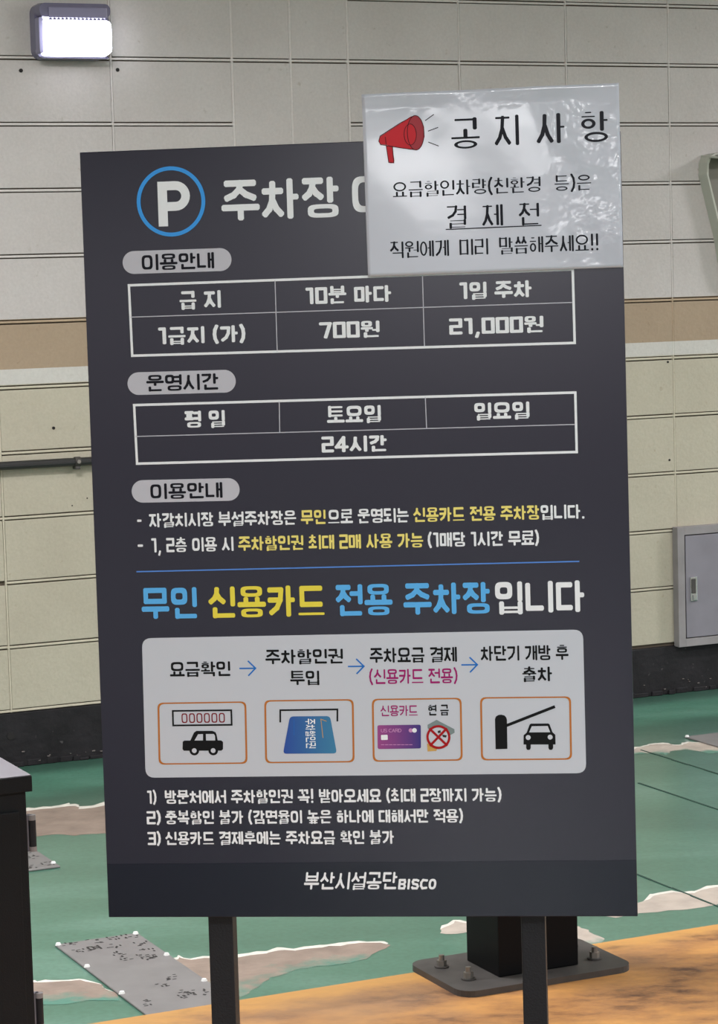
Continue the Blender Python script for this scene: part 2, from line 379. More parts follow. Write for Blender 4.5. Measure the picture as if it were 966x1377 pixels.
# black plinth, its lower part rough and chipped
bm = bmesh.new()
box(bm, -9, 9, -0.009, 0.1, 0.0, 0.1685, 0.002, 1)
bb = bm_obj('baseboard_back', bm, M['plinth'], None, (0, WD, 0), (0, 0, WY)); tag(bb, kind='structure')
bm = bmesh.new(); x = -3.2
while x < 3.4:
    w = rb.uniform(.02, .07); h = rb.uniform(.006, .022)
    box(bm, x, x + w, -0.009 - rb.uniform(.002, .01), 0, 0.0, h, 0.002, 1); x += w * rb.uniform(.8, 1.6)
co = bm_obj('crumbled_skim', bm, M['plinth'], bb); tag(co, kind='stuff')
bm = bmesh.new()
for q in range(32):
    s = rb.choice([rb.uniform(-1.3, -.7), rb.uniform(.7, 1.6)]); z = rb.uniform(.006, .05); r = rb.uniform(.0015, .005)
    box(bm, s, s + r * 2, -.013, -.006, z, z + r * .7, 0.0008, 1)
cc = bm_obj('paint_chip', bm, M['chip'], bb); tag(cc, kind='stuff')

# kerb island
bm = bmesh.new()
EDGE = -0.5135 * -math.sin(WY) + 4.3455 * math.cos(WY)
box(bm, -7, 8, EDGE - 2.35, EDGE, 0, 0.15, 0.012, 3)
kerb = bm_obj('kerb_island', bm, M['kerb'], None, (0, 0, 0), (0, 0, WY)); tag(kerb, 'orange painted raised concrete island under the sign stand', 'kerb', kind='structure')

# worn patches and joints of the floor
PATCH = dict(
 A=[(-1.3,6.74),(-1.082,6.846),(-0.962,6.859),(-0.919,6.883),(-0.859,6.915),(-0.831,6.911),(-0.815,6.868),(-0.787,6.876),(-0.742,6.919),(-0.649,6.947),(-0.5,6.9),(-0.536,6.763),(-0.6,6.614),(-0.706,6.555),(-0.755,6.543),(-0.794,6.53),(-0.847,6.555),(-0.895,6.534),(-1.035,6.525),(-1.25,6.43)],
 B=[(-0.81,5.121),(-0.724,5.135),(-0.701,5.138),(-0.629,5.137),(-0.578,5.104),(-0.519,4.985),(-0.589,4.986),(-0.656,4.961),(-0.702,4.966),(-0.782,4.932)],
 C=[(-0.432,5.272),(-0.429,5.296),(-0.418,5.3),(-0.395,5.28),(-0.367,5.283),(-0.31,5.283),(-0.254,5.302),(-0.205,5.327),(-0.148,5.333),(-0.049,5.365),(0.018,5.377),(0.037,5.344),(-0.016,5.236),(-0.081,5.202),(-0.161,5.181),(-0.215,5.118),(-0.237,5.065),(-0.265,4.987),(-0.307,4.913),(-0.366,4.997)],
 D=[(0.153,5.431),(0.167,5.487),(0.194,5.536),(0.221,5.52),(0.24,5.492),(0.229,5.442),(0.189,5.421)],
 F=[(0.401,5.288),(0.423,5.453),(0.473,5.461),(0.495,5.408),(0.517,5.349),(0.5,5.296),(0.458,5.276)],
 G=[(0.517,5.548),(0.558,5.61),(0.638,5.656),(0.675,5.722),(0.723,5.745),(0.774,5.732),(0.795,5.758),(0.837,5.789),(0.902,5.811),(1.0,5.83),(1.02,5.72),(0.897,5.669),(0.813,5.623),(0.754,5.589),(0.692,5.575),(0.626,5.556),(0.566,5.529)],
 H=[(0.771,7.437),(0.844,7.535),(0.892,7.589),(0.939,7.594),(0.973,7.552),(0.999,7.573),(1.016,7.607),(1.088,7.572),(1.13,7.468),(1.063,7.407),(0.995,7.488),(0.971,7.48),(0.934,7.461),(0.922,7.404),(0.887,7.456),(0.833,7.44)])
def rough_outline(pts, amp, rr):
    out = []
    for i, p in enumerate(pts):
        q = pts[(i + 1) % len(pts)]; L = math.dist(p, q); n = max(2, int(L / 0.018))
        for k in range(n):
            t = k / n; out.append((p[0] + (q[0] - p[0]) * t + rr.uniform(-amp, amp), p[1] + (q[1] - p[1]) * t + rr.uniform(-amp, amp)))
    return out
def ccw(p):
    p = [Vector((q[0], q[1])) for q in p]
    a = sum(p[i - 1].x * p[i].y - p[i].x * p[i - 1].y for i in range(len(p)))
    return p if a > 0 else p[::-1]
def cdt_mesh(polys, to3d, name, smooth=False):
    vs, fs = [], []
    for p in polys:
        p = ccw(p); b = len(vs); vs += [Vector(q) for q in p]; fs.append(list(range(b, b + len(p))))
    v, e, f, ov, oe, of = delaunay_2d_cdt(vs, [], fs, 0, 1e-7)
    tris = [t for t, o in zip(f, of) if o]
    me = bpy.data.meshes.new(name); me.from_pydata([to3d(q) for q in v], [], tris); me.update(); return me
def fade_patch(name, m0, base):
    """bare concrete whose near side still carries thin rubbed green paint (vertex attribute 'worn': 1 bare, 0 painted)"""
    m = m0.copy(); m.name = name; nt = m.node_tree; b = nt.nodes['Principled BSDF']; L = nt.links
    src = b.inputs['Base Color'].links[0].from_socket
    at = nt.nodes.new('ShaderNodeAttribute'); at.attribute_name = 'worn'
    g = nt.nodes.new('ShaderNodeNewGeometry'); n = nt.nodes.new('ShaderNodeTexNoise'); n.inputs['Scale'].default_value = 26; n.inputs['Detail'].default_value = 5
    L.new(g.outputs['Position'], n.inputs['Vector'])
    ad = nt.nodes.new('ShaderNodeMath'); ad.operation = 'ADD'; L.new(at.outputs['Fac'], ad.inputs[0]); L.new(n.outputs['Fac'], ad.inputs[1])
    mr = nt.nodes.new('ShaderNodeMapRange'); mr.inputs[1].default_value = 0.62; mr.inputs[2].default_value = 1.05; L.new(ad.outputs[0], mr.inputs[0])
    mx = nt.nodes.new('ShaderNodeMix'); mx.data_type = 'RGBA'; L.new(mr.outputs[0], mx.inputs[0]); mx.inputs[6].default_value = (*lin(base), 1); L.new(src, mx.inputs[7])
    L.new(mx.outputs[2], b.inputs['Base Color']); return m
M['fade'] = fade_patch('rubbed_patch', M['bare'], (78, 120, 104)); M['fade_pale'] = fade_patch('rubbed_pale_patch', M['bare_pale'], (82, 124, 108))
def floor_patch(key, m, rim=0.0, shift=(0, 0)):
    rr = random.Random(ord(key)); pts = PATCH[key]
    o = rough_outline(pts, 0.006, rr)
    cy = sum(p[1] for p in pts) / len(pts)
    if rim:      # chipped pale lip along the far edge of the patch only
        far = [(x - 0.004, y + rim * (rr.uniform(.4, 1.3))) if y > cy else (x, y) for x, y in o]
        me = cdt_mesh([far], lambda q: (q[0], q[1], 0.0003), 'chipped_rim'); ob = link('chipped_rim', me, M['rim'], floor)
        ob.matrix_parent_inverse = Matrix.Rotation(-WY, 4, 'Z')
    me = cdt_mesh([o], lambda q: (q[0], q[1], 0.0005), 'worn_patch')
    at = me.attributes.new('worn', 'FLOAT', 'POINT')
    for i, v in enumerate(me.vertices):
        lo = [y for x, y in o if abs(x - v.co.x) < .05]; a, b = min(lo), max(lo)
        at.data[i].value = min(1, max(0, (v.co.y - a) / max(b - a, .03) * 1.3))
    ob = link('worn_patch', me, m, floor)
    ob.matrix_parent_inverse = Matrix.Rotation(-WY, 4, 'Z')
    return ob
floor_patch('A', M['bare'], 0.045); floor_patch('B', M['fade'], 0.016); floor_patch('C', M['fade'], 0.022)
floor_patch('D', M['bare_pale'], 0.02); floor_patch('F', M['fade_pale']); floor_patch('G', M['bare_pale'], 0.02); floor_patch('H', M['fade_pale'], 0.02)
for s, w0, w1 in ((3.890, 5.2, 6.47), (3.628, 4.2, 6.05), (3.062, 3.9, 5.14)):     # saw cuts square to the wall
    bm = bmesh.new(); n = 14; w = w0
    for k in range(n):
        a = w0 + (w1 - w0) * k / n; b = w0 + (w1 - w0) * (k + 1) / n; h = rb.uniform(.002, .0034)
        d = rb.uniform(-.0015, .0015)
        box(bm, s - h + d, s + h + d, a, b, -0.001, 0.0016)
    bm_obj('expansion_joint', bm, M['joint'], floor)

# ------------------------------------------------------------------ floor plates (bolted metal sheets)
def strokes_mesh(segs, w, z, name):
    polys = []
    for s in segs: polys += seg_poly(s[0], s[1], w, w)
    return cdt_mesh(polys, lambda q: (q[0], q[1], z), name)
def seg_poly(p, q, wv, wh, ext=0.5, ch=0.24):
    p, q = Vector(p), Vector(q); d = q - p; L = d.length
    if L < 1e-9: d = Vector((1, 0)); L = 0
    else: d = d / L
    w = wh if abs(d.y) < 0.30 * abs(d.x) else wv
    h = w / 2; n = Vector((-d.y, d.x)); e = w * ext; c = w * ch
    a = p - d * e; b = q + d * e
    return [[a + d * c - n * h, b - d * c - n * h, b - n * (h - c), b + n * (h - c), b - d * c + n * h, a + d * c + n * h, a + n * (h - c), a - n * (h - c)]]
def floor_plate(corner, w, l, label, marks, seed):
    root = empty('floor_plate', (corner[0], corner[1], 0), (0, 0, WY)); tag(root, label, 'metal plate', 'bolted metal plates on the green floor')
    bm = bmesh.new(); box(bm, 0, w, -l, 0, 0.0005, 0.005, 0.001, 1); bm_obj('plate', bm, M['alu'], root)
    for a in (0.006, w - 0.006):
        for b in (0.006, 0.21, 0.44, 0.68):
            if b < l: 
                bm = bmesh.new(); cyl(bm, (a, -b, 0.004), (a, -b, 0.0095), 0.0075, 8, 0.005); bm_obj('bolt', bm, M['bolt_head'], root)
    rr = random.Random(seed); segs = []
    for cx, cy in marks:       # worn cross-shaped tread marks
        for k in range(7):
            a = rr.uniform(-.017, .017); b = rr.uniform(-.02, .02); dx, dy = rr.choice(((.004, 0), (0, .006), (.006, .001)))
            segs.append(((cx + a, cy + b), (cx + a + dx, cy + b + dy)))
    if segs: tag(link('tread_mark', strokes_mesh(segs, 0.0042, 0.0054, 'tread_mark'), M['mark'], root), kind='stuff')
    return root
p1 = floor_plate((-0.712, 5.416), 0.196, 0.78, 'pale metal plate with worn black marks between sign post and cabinet', [(.028, -.02), (.08, -.02), (.128, -.02), (.172, -.02), (.035, -.085), (.172, -.09), (.11, -.085), (.165, -.155), (.095, -.15), (.10, -.19), (.145, -.20), (.15, -.21), (.15, -.215), (.125, -.5), (.12, -.52), (.13, -.51), (.03, -.53), (.16, -.52), (.1, -.42), (.14, -.38)], 5)
p3 = floor_plate((-0.985, 6.33), 0.196, 0.25, 'small piece of metal plate beside the black cabinet hinge', [(.16, -.05), (.16, -.12), (.17, -.21), (.12, -.22), (.1, -.12)], 6)
p3.location = Vector((-0.789, 6.168, 0)) - U * 0.196 + N * 0.25
p2 = floor_plate((1.011, 7.678), 0.196, 0.7, 'metal plate right of the sign near the black plinth', [(.1, -.2), (.05, -.4)], 8)

# ------------------------------------------------------------------ Hangul composer (flat print made of strokes)
CHO = 'ㄱㄲㄴㄷㄸㄹㅁㅂㅃㅅㅆㅇㅈㅉㅊㅋㅌㅍㅎ'
JUNG = 'ㅏㅐㅑㅒㅓㅔㅕㅖㅗㅘㅙㅚㅛㅜㅝㅞㅟㅠㅡㅢㅣ'
JONG = ['', 'ㄱ', 'ㄲ', 'ㄳ', 'ㄴ', 'ㄵ', 'ㄶ', 'ㄷ', 'ㄹ', 'ㄺ', 'ㄻ', 'ㄼ', 'ㄽ', 'ㄾ', 'ㄿ', 'ㅀ', 'ㅁ', 'ㅂ', 'ㅄ', 'ㅅ', 'ㅆ', 'ㅇ', 'ㅈ', 'ㅊ', 'ㅋ', 'ㅌ', 'ㅍ', 'ㅎ']
NL = dict(zip('ㄱㄴㄷㄹㅁㅂㅅㅇㅈㅊㅋㅌㅍㅎ', (1.6, 1.6, 2, 3, 2, 2.6, 1.5, 2, 2, 3, 2.4, 3, 2, 4)))
class Pen:
    def __init__(s, w, style='block'):
        s.w = w; s.style = style; s.P = []
        s.rh = 0.5 if style == 'batang' else 1.0        # horizontal strokes thinner in the book face
    def line(s, box, pts, wh=None):
        x0, y0, x1, y1 = box; wv = s.w; h = (wh if wh else s.w) * s.rh
        f = lambda p: Vector((x0 + wv / 2 + p[0] * (x1 - x0 - wv), y0 + h / 2 + p[1] * (y1 - y0 - h)))
        q = [f(p) for p in pts]
        for a, b in zip(q, q[1:]): s.P += seg_poly(a, b, wv, h)
    def ring(s, box, wh=None, pw=None):
        x0, y0, x1, y1 = box; cx, cy = (x0 + x1) / 2, (y0 + y1) / 2; a, b = (x1 - x0) / 2, (y1 - y0) / 2
        wv = s.w * (0.85 if s.style == 'batang' else 1); h = (wh or s.w) * (0.7 if s.style == 'batang' else 1)
        e = pw if pw else (2.0 if s.style in ('batang', 'gothic') else 3.6); n = 28; O, I = [], []
        for k in range(n):
            t = 2 * math.pi * k / n; c, d = math.cos(t), math.sin(t)
            sx = math.copysign(abs(c) ** (2 / e), c); sy = math.copysign(abs(d) ** (2 / e), d)
            O.append(Vector((cx + a * sx, cy + b * sy))); I.append(Vector((cx + max(a - wv, a * .15) * sx, cy + max(b - h, b * .15) * sy)))
        for k in range(n):
            j = (k + 1) % n; s.P.append([O[k], O[j], I[j], I[k]])
    def jamo(s, c, box, tall=False):
        x0, y0, x1, y1 = box; H = y1 - y0
        if c in 'ㄲㅆㄸㅃㅉ':
            b = {'ㄲ': 'ㄱ', 'ㅆ': 'ㅅ', 'ㄸ': 'ㄷ', 'ㅃ': 'ㅂ', 'ㅉ': 'ㅈ'}[c]; m = (x0 + x1) / 2
            s.jamo(b, (x0, y0, m - .01, y1), tall); s.jamo(b, (m + .01, y0, x1, y1), tall); return
        wh = min(s.w, H / (2 * NL[c] - 0.9)); L = lambda *p: s.line(box, p, wh)
        if c == 'ㄱ':
            if tall: L((0, 1), (1, 1), (.92, .55), (.6, .2), (.12, 0))
            else: L((0, 1), (1, 1), (1, 0))
        elif c == 'ㄴ': L((0, 1), (0, 0), (1, 0))
        elif c == 'ㄷ': L((1, 1), (0, 1), (0, 0), (1, 0))
        elif c == 'ㄹ': L((0, 1), (1, 1), (1, .5), (0, .5), (0, 0), (1, 0))
        elif c == 'ㅁ': L((0, 0), (0, 1), (1, 1), (1, 0), (0, 0))
        elif c == 'ㅂ': L((0, 1), (0, 0), (1, 0), (1, 1)); L((0, .52), (1, .52))
        elif c == 'ㅅ': L((.5, 1), (.47, .62), (.28, .25), (0, 0)); L((.5, .62), (.72, .25), (1, 0))
        elif c == 'ㅇ': s.ring(box, wh)
        elif c == 'ㅈ':
            L((0, 1), (1, 1)); L((.52, 1), (.45, .55), (.25, .2), (0, 0)); L((.5, .55), (.72, .22), (1, 0))
        elif c == 'ㅊ':
            L((.5, 1), (.5, .8)); L((0, .76), (1, .76)); L((.5, .76), (.45, .42), (.25, .15), (0, 0)); L((.5, .44), (.72, .17), (1, 0))
        elif c == 'ㅋ':
            if tall: L((0, 1), (1, 1), (.92, .55), (.6, .2), (.12, 0)); L((0, .55), (.9, .55))
            else: L((0, 1), (1, 1), (1, 0)); L((0, .5), (1, .5))
        elif c == 'ㅌ': L((1, 1), (0, 1), (0, 0), (1, 0)); L((0, .5), (1, .5))
        elif c == 'ㅍ': L((0, 1), (1, 1)); L((0, 0), (1, 0)); L((.28, 1), (.28, 0)); L((.72, 1), (.72, 0))
        elif c == 'ㅎ':
            L((.3, 1), (.7, 1)); L((0, .74), (1, .74)); s.ring((x0 + .03, y0, x1 - .03, y0 + H * .6), min(s.w, H * .6 / 3.1))
    def vow(s, v, x0, y0, x1, y1):
        """vertical vowel between x0..x1"""
        w = s.w; t = min(w * .9, (y1 - y0) / 3.5); m = (y0 + y1) / 2 + (y1 - y0) * .04
        def V(x, a=y0, b=y1): s.P.extend(seg_poly((x, a + w / 2), (x, b - w / 2), w, w))
        def Hh(xa, xb, y): s.P.extend(seg_poly((xa, y), (xb, y), w, t * s.rh, ext=0.3))
        T = max(w * 1.35, w / 2 + .15); D = max(w * 1.75, w / 2 + .19)
        if v == 'ㅣ': V(x1 - w / 2 - .02)
        elif v == 'ㅏ': V(x1 - T); Hh(x1 - T, x1 - w * .3, m)
        elif v == 'ㅑ': V(x1 - T); Hh(x1 - T, x1 - w * .3, m + t); Hh(x1 - T, x1 - w * .3, m - t)
        elif v == 'ㅓ': V(x1 - w / 2); Hh(x0 + w * .1, x1 - w * .6, m)
        elif v == 'ㅕ': V(x1 - w / 2); Hh(x0 + w * .1, x1 - w * .6, m + t); Hh(x0 + w * .1, x1 - w * .6, m - t)
        elif v == 'ㅐ':
            V(x1 - w / 2); V(x1 - D - .02, y0 + w * .2, y1 - w * .1); Hh(x1 - D, x1 - w * .6, m)
        elif v == 'ㅔ':
            V(x1 - w / 2); V(x1 - D, y0 + w * .2, y1 - w * .1); Hh(x1 - D - max(w * 1.0, .15), x1 - D, m)
    def hvow(s, v, x0, y0, x1, y1):
        w = s.w; H = y1 - y0
        wh = min(w, H / 2.0); h = wh * s.rh
        def bar(y): s.P.extend(seg_poly((x0 + w / 2, y), (x1 - w / 2, y), w, h))
        def st(x, a, b): s.P.extend(seg_poly((x, a), (x, b), w, w, ext=0.2))
        c = (x0 + x1) / 2; d = (x1 - x0) * .2
        if v == 'ㅡ': bar(y0 + H / 2)
        elif v in 'ㅗㅛ':
            bar(y0 + h / 2)
            for x in ([c] if v == 'ㅗ' else [c - d, c + d]): st(x, y0 + h / 2, y1 - w * .2)
        elif v in 'ㅜㅠ':
            bar(y1 - h / 2)
            for x in ([c] if v == 'ㅜ' else [c - d, c + d]): st(x, y1 - h / 2, y0 + w * .2)
    def hangul(s, ch):
        k = ord(ch) - 0xAC00; i, v, t = CHO[k // 588], JUNG[(k % 588) // 28], JONG[k % 28]; w = s.w
        if v in 'ㅏㅐㅑㅓㅔㅕㅣ':
            wide = v in 'ㅐㅔ'; ce = .52 if wide else (.58 if v in 'ㅏㅑㅣ' else .56)
            vx0 = .56 if wide else .62
            if v in 'ㅓㅕ': vx0 = .55
            if t:
                s.jamo(i, (.03, .44, ce if v != 'ㅣ' else .62, .99), False if i in 'ㄱㅋ' and v == 'ㅣ' else i in 'ㄱㅋ')
                s.vow(v, vx0, .36, .98, 1.0); s.jamo(t, (.16, 0, .96, .33))
            else:
                s.jamo(i, (.02, .06, ce if v != 'ㅣ' else .64, .95), i in 'ㄱㅋ'); s.vow(v, vx0, 0, .98, 1.0)
        elif v in 'ㅗㅛㅜㅠㅡ':
            if t:
                a = .66 if NL.get(i, 2) < 3 else .6; b = .30 if NL.get(t, 2) < 3 else .37
                if v == 'ㅡ': s.jamo(i, (.12, a - .04, .88, 1)); s.hvow(v, 0, b + .02, 1, a - .08); s.jamo(t, (.12, 0, .88, b - .01))
                else: s.jamo(i, (.12, a, .88, 1)); s.hvow(v, 0, b + .03, 1, a - .02 + (.0 if v in 'ㅜㅠ' else .02)); s.jamo(t, (.12, 0, .88, b - .02))
            else:
                if v == 'ㅡ': s.jamo(i, (.1, .3, .9, .98)); s.hvow(v, 0, 0, 1, .16)
                elif v in 'ㅗㅛ': s.jamo(i, (.08, .38, .92, 1)); s.hvow(v, 0, 0.02, 1, .36)
                else: s.jamo(i, (.08, .48, .92, 1)); s.hvow(v, 0, 0, 1, .40)
        else:
            hv, vv = {'ㅘ': 'ㅗㅏ', 'ㅚ': 'ㅗㅣ', 'ㅝ': 'ㅜㅓ', 'ㅟ': 'ㅜㅣ', 'ㅢ': 'ㅡㅣ'}[v]
            if t:
                lo = .64 if NL.get(i, 2) < 3 else .55; s.jamo(i, (.04, lo, .6, 1)); s.hvow(hv, 0, .33, .66, lo - .02); s.vow('ㅣ' if vv == 'ㅣ' else ('ㅏ' if vv == 'ㅏ' else 'ㅣ'), .7, .3, 1, 1); s.jamo(t, (.16, 0, .96, .28))
                if vv == 'ㅓ': s.P.extend(seg_poly((.62, .44), (.86, .44), w, w * .6 * s.rh, ext=.2))
            else:
                s.jamo(i, (.03, .46, .6, 1)); s.hvow(hv, 0, .08, .66, .42); s.vow(vv, .7, 0, 1, 1)
    def latin(s, ch, W=1.0):
        B = (0, 0, W, 1); w = s.w; L = lambda *p: s.line(B, p)
        if ch == '0':
            if s.style in ('batang', 'thin'): s.ring(B)
            else: L((0, 0), (0, 1), (1, 1), (1, 0), (0, 0))
        elif ch == '1': L((.15, 1), (.85, 1), (.85, 0)) if s.style == 'block' else L((.1, .8), (.7, 1), (.7, 0))
        elif ch == '2': L((0, 1), (1, 1), (1, .5), (0, .5), (0, 0), (1, 0))
        elif ch == '3': L((0, 1), (1, 1), (1, 0), (0, 0)); L((.2, .5), (1, .5))
        elif ch == '4': L((.7, 0), (.7, 1), (0, .28), (1, .28))
        elif ch == '7': L((0, 1), (1, 1), (.5, 0))
        elif ch == ',': s.P += seg_poly((W * .55, .06), (W * .35, -.16), w * .9, w * .9)
        elif ch == '.': s.P += seg_poly((W * .5, .08), (W * .5, .081), w, w)
        elif ch == '-': s.P += seg_poly((w / 2, .5), (W - w / 2, .5), w, w)
        elif ch == '!': s.P += seg_poly((W / 2, .97), (W / 2, .36), w, w); s.P += seg_poly((W / 2, .07), (W / 2, .08), w, w)
        elif ch in '()':
            p = [(.85, 1.08), (.3, .82), (.12, .5), (.3, .18), (.85, -.08)]
            if ch == ')': p = [(1 - a, b) for a, b in p]
            L(*p)
        elif ch in 'BISCOUARD':
            if ch == 'I': s.P += seg_poly((W / 2, w / 2), (W / 2, 1 - w / 2), w, w)
            elif ch == 'B': L((0, 0), (0, 1), (.9, 1), (1, .75), (.85, .52), (0, .52)); L((.85, .52), (1, .25), (.9, 0), (0, 0))
            elif ch == 'S': L((1, .92), (.7, 1), (.15, 1), (0, .78), (.15, .55), (.85, .45), (1, .22), (.85, 0), (.1, 0), (0, .1))
            elif ch == 'C': L((1, .95), (.3, 1), (0, .7), (0, .3), (.3, 0), (1, .05))
            elif ch == 'O': s.ring(B, pw=2.5)
            elif ch == 'U': L((0, 1), (0, .2), (.3, 0), (.7, 0), (1, .2), (1, 1))
            elif ch == 'A': L((0, 0), (.5, 1), (1, 0)); L((.2, .35), (.8, .35))
            elif ch == 'R': L((0, 0), (0, 1), (.9, 1), (1, .75), (.9, .5), (0, .5)); L((.5, .5), (1, 0))
            elif ch == 'D': L((0, 0), (0, 1), (.6, 1), (1, .7), (1, .3), (.6, 0), (0, 0))
ADV = {' ': .32, '(': .34, ')': .34, ',': .3, '.': .3, '!': .28, '-': .45, '0': .62, '1': .48, '2': .62, '3': .62, '4': .7, '7': .62, 'I': .34}
def text_polys(txt, w, style='block', gap=.04, adv=None):
    """returns polygons in em units and the run's length"""
    x = 0; out = []
    for ch in txt:
        han = 0xAC00 <= ord(ch) < 0xD7A4
        a = .93 if han else ADV.get(ch, .75)
        if adv and ch in adv: a = adv[ch]
        if ch != ' ':
            p = Pen(w, style)
            if han:
                p.hangul(ch); out.append([[Vector((x + q[0] * a, q[1])) for q in f] for f in p.P])
            else:
                p.latin(ch, a); out.append([[Vector((x + q[0], q[1])) for q in f] for f in p.P])
        x += a + (gap if ch != ' ' else 0)
    return out, x - (gap if txt[-1] != ' ' else 0)

def worn_glyphs(root, items):
    for txt, x, y, h, a in items:          # worn lettering along the plate
        gr, tot = text_polys(txt, .17, 'block'); ca, sa = math.cos(a), math.sin(a)
        P = [[(x + (c[0] * ca - c[1] * sa) * h, y + (c[0] * sa + c[1] * ca) * h) for c in f] for g in gr for f in g]
        link('worn_lettering', cdt_mesh(P, lambda q: (q[0], q[1], .0056), 'worn_lettering'), M['mark'], root)
worn_glyphs(p1, [('여', .052, -.09, .034, 0)])
# ------------------------------------------------------------------ the sign: plane, and the layout measured on its print
SYAW, STILT, SROLL = -0.1182, -0.0205, 0.0043
SW, SH = 0.70, 1.0102
SCZ = 0.9979                      # panel centre above the island, along the posts
rot = Matrix.Rotation(SYAW, 4, 'Z') @ Matrix.Rotation(SROLL * -1, 4, 'Y') @ Matrix.Rotation(STILT, 4, 'X')
centre = Vector((-0.0017, 3.1735, 1.1479))
base = centre - (rot @ Vector((0, 0, SCZ)))
def homography(src, dst):
    A = []
    for (x, y), (u, v) in zip(src, dst):
        A.append([x, y, 1, 0, 0, 0, -u * x, -u * y, u]); A.append([0, 0, 0, x, y, 1, -v * x, -v * y, v])
    n = 8
    for i in range(n):
        p = max(range(i, n), key=lambda r: abs(A[r][i])); A[i], A[p] = A[p], A[i]
        for r in range(n):
            if r != i:
                f = A[r][i] / A[i][i]; A[r] = [a - f * b for a, b in zip(A[r], A[i])]
    return [A[i][8] / A[i][i] for i in range(n)] + [1]
# corners of the panel as measured on the photograph -> metres on the panel (rectifies the artwork)
HM = homography([(107, 203), (833, 178), (860, 1233), (146, 1233)], [(-SW / 2, SH / 2), (SW / 2, SH / 2), (SW / 2, -SH / 2), (-SW / 2, -SH / 2)])
def S(x, y):
    d = HM[6] * x + HM[7] * y + 1
    return Vector(((HM[0] * x + HM[1] * y + HM[2]) / d, (HM[3] * x + HM[4] * y + HM[5]) / d))
def place(name, polys_groups, m, parent, off, smooth=False):
    """flat print: one clean triangulated sheet, off metres in front of the panel face"""
    V, F = [], []
    for polys in polys_groups:
        vs, fs = [], []
        for p in polys:
            # orient & index
            p = ccw(p); b = len(vs); vs += [Vector(q) * 1000 for q in p]; fs.append(list(range(b, b + len(p))))
        v, e, f, ov, oe, of = delaunay_2d_cdt(vs, [], fs, 0, 1e-4)
        b = len(V); V += [(q[0] / 1000, -off, q[1] / 1000) for q in v]
        for t, o in zip(f, of):
            if o: F.append([b + i for i in t])
    me = bpy.data.meshes.new(name); me.from_pydata(V, [], F); me.update()
    return link(name, me, m, parent)
def run(txt, x0, x1, yt, yb, xr=None, w=.16, style='block', name='lettering', m='white', parent=None, off=.0006, slope=None, shear=0.0, adv=None, gap=.04):
    """one run of lettering; yt, yb: cap top and foot at column xr"""
    if xr is None: xr = x0
    a = S(xr, yt); b = S(xr, yb); h = a.y - b.y; vb = b.y
    sl = -0.034 + 3.27e-5 * ((yt + yb) / 2 - 190) if slope is None else slope
    ym = (yt + yb) / 2
    if slope is None:
        p = S(x0, ym + sl * (x0 - xr)); q = S(x1, ym + sl * (x1 - xr)); d = Vector((1, 0)); L = q.x - p.x; o = Vector((p.x, vb))
    else:
        p = S(x0, yb + sl * (x0 - xr)); q = S(x1, yb + sl * (x1 - xr)); L = (q - p).length; d = (q - p).normalized(); o = p
    groups, total = text_polys(txt, w, style, gap, adv)
    k = L / total; n = Vector((-d.y, d.x))
    # stroke widths were set per cap height; undo the horizontal squeeze on them by building in em units of height
    kk = L / (total * h)
    G = [[[o + d * (c[0] * k + c[1] * shear * h) + n * (c[1] * h) for c in f] for f in g] for g in groups]
    return place(name, G, M[m], parent, off)
def wide_line(pts, w):
    out = []
    for a, b in zip(pts, pts[1:]): out += seg_poly(a, b, w, w, ext=.5, ch=.02)
    return out
def ring_polys(c, ra, rb_, w, n=48):
    O = [c + Vector((ra * math.cos(2 * math.pi * k / n), rb_ * math.sin(2 * math.pi * k / n))) for k in range(n)]
    I = [c + Vector(((ra - w) * math.cos(2 * math.pi * k / n), (rb_ - w) * math.sin(2 * math.pi * k / n))) for k in range(n)]
    return [[O[k], O[(k + 1) % n], I[(k + 1) % n], I[k]] for k in range(n)]
def disc(c, ra, rb_=None, n=32):
    rb_ = rb_ or ra
    return [c + Vector((ra * math.cos(2 * math.pi * k / n), rb_ * math.sin(2 * math.pi * k / n))) for k in range(n)]
PX = 0.70 / 722          # metres of panel per photograph pixel
def quad_round(pts, r):
    """rounded quadrilateral/polygon outline through panel points"""
    out = []; n = len(pts)
    for i in range(n):
        p, a, b = pts[i], pts[i - 1], pts[(i + 1) % n]
        d1 = (a - p).normalized(); d2 = (b - p).normalized()
        P0, P1 = p + d1 * r, p + d2 * r
        for k in range(6):
            t = k / 5; out.append(P0 * (1 - t) ** 2 + p * 2 * t * (1 - t) + P1 * t * t)
    return out

sign = empty('parking_sign', base); sign.matrix_world = Matrix.Translation(base) @ rot
tag(sign, 'tall charcoal parking information sign board on two square posts', 'sign')
# panel: box with its printed front at local y = 0
bm = bmesh.new(); box(bm, -SW / 2, SW / 2, 0.0005, 0.022, SCZ - SH / 2, SCZ + SH / 2, 0.0012, 2)
panel = bm_obj('panel', bm, M['sign'], sign)
def PP(name, groups, m, off, parent=None):
    o = place(name, groups, M[m], parent or sign, off); o.location = (0, 0, SCZ); return o
def T(*a, **k):
    k.setdefault('parent', sign); o = run(*a, **k); o.location = (0, 0, SCZ if k['parent'] is sign else 0); return o
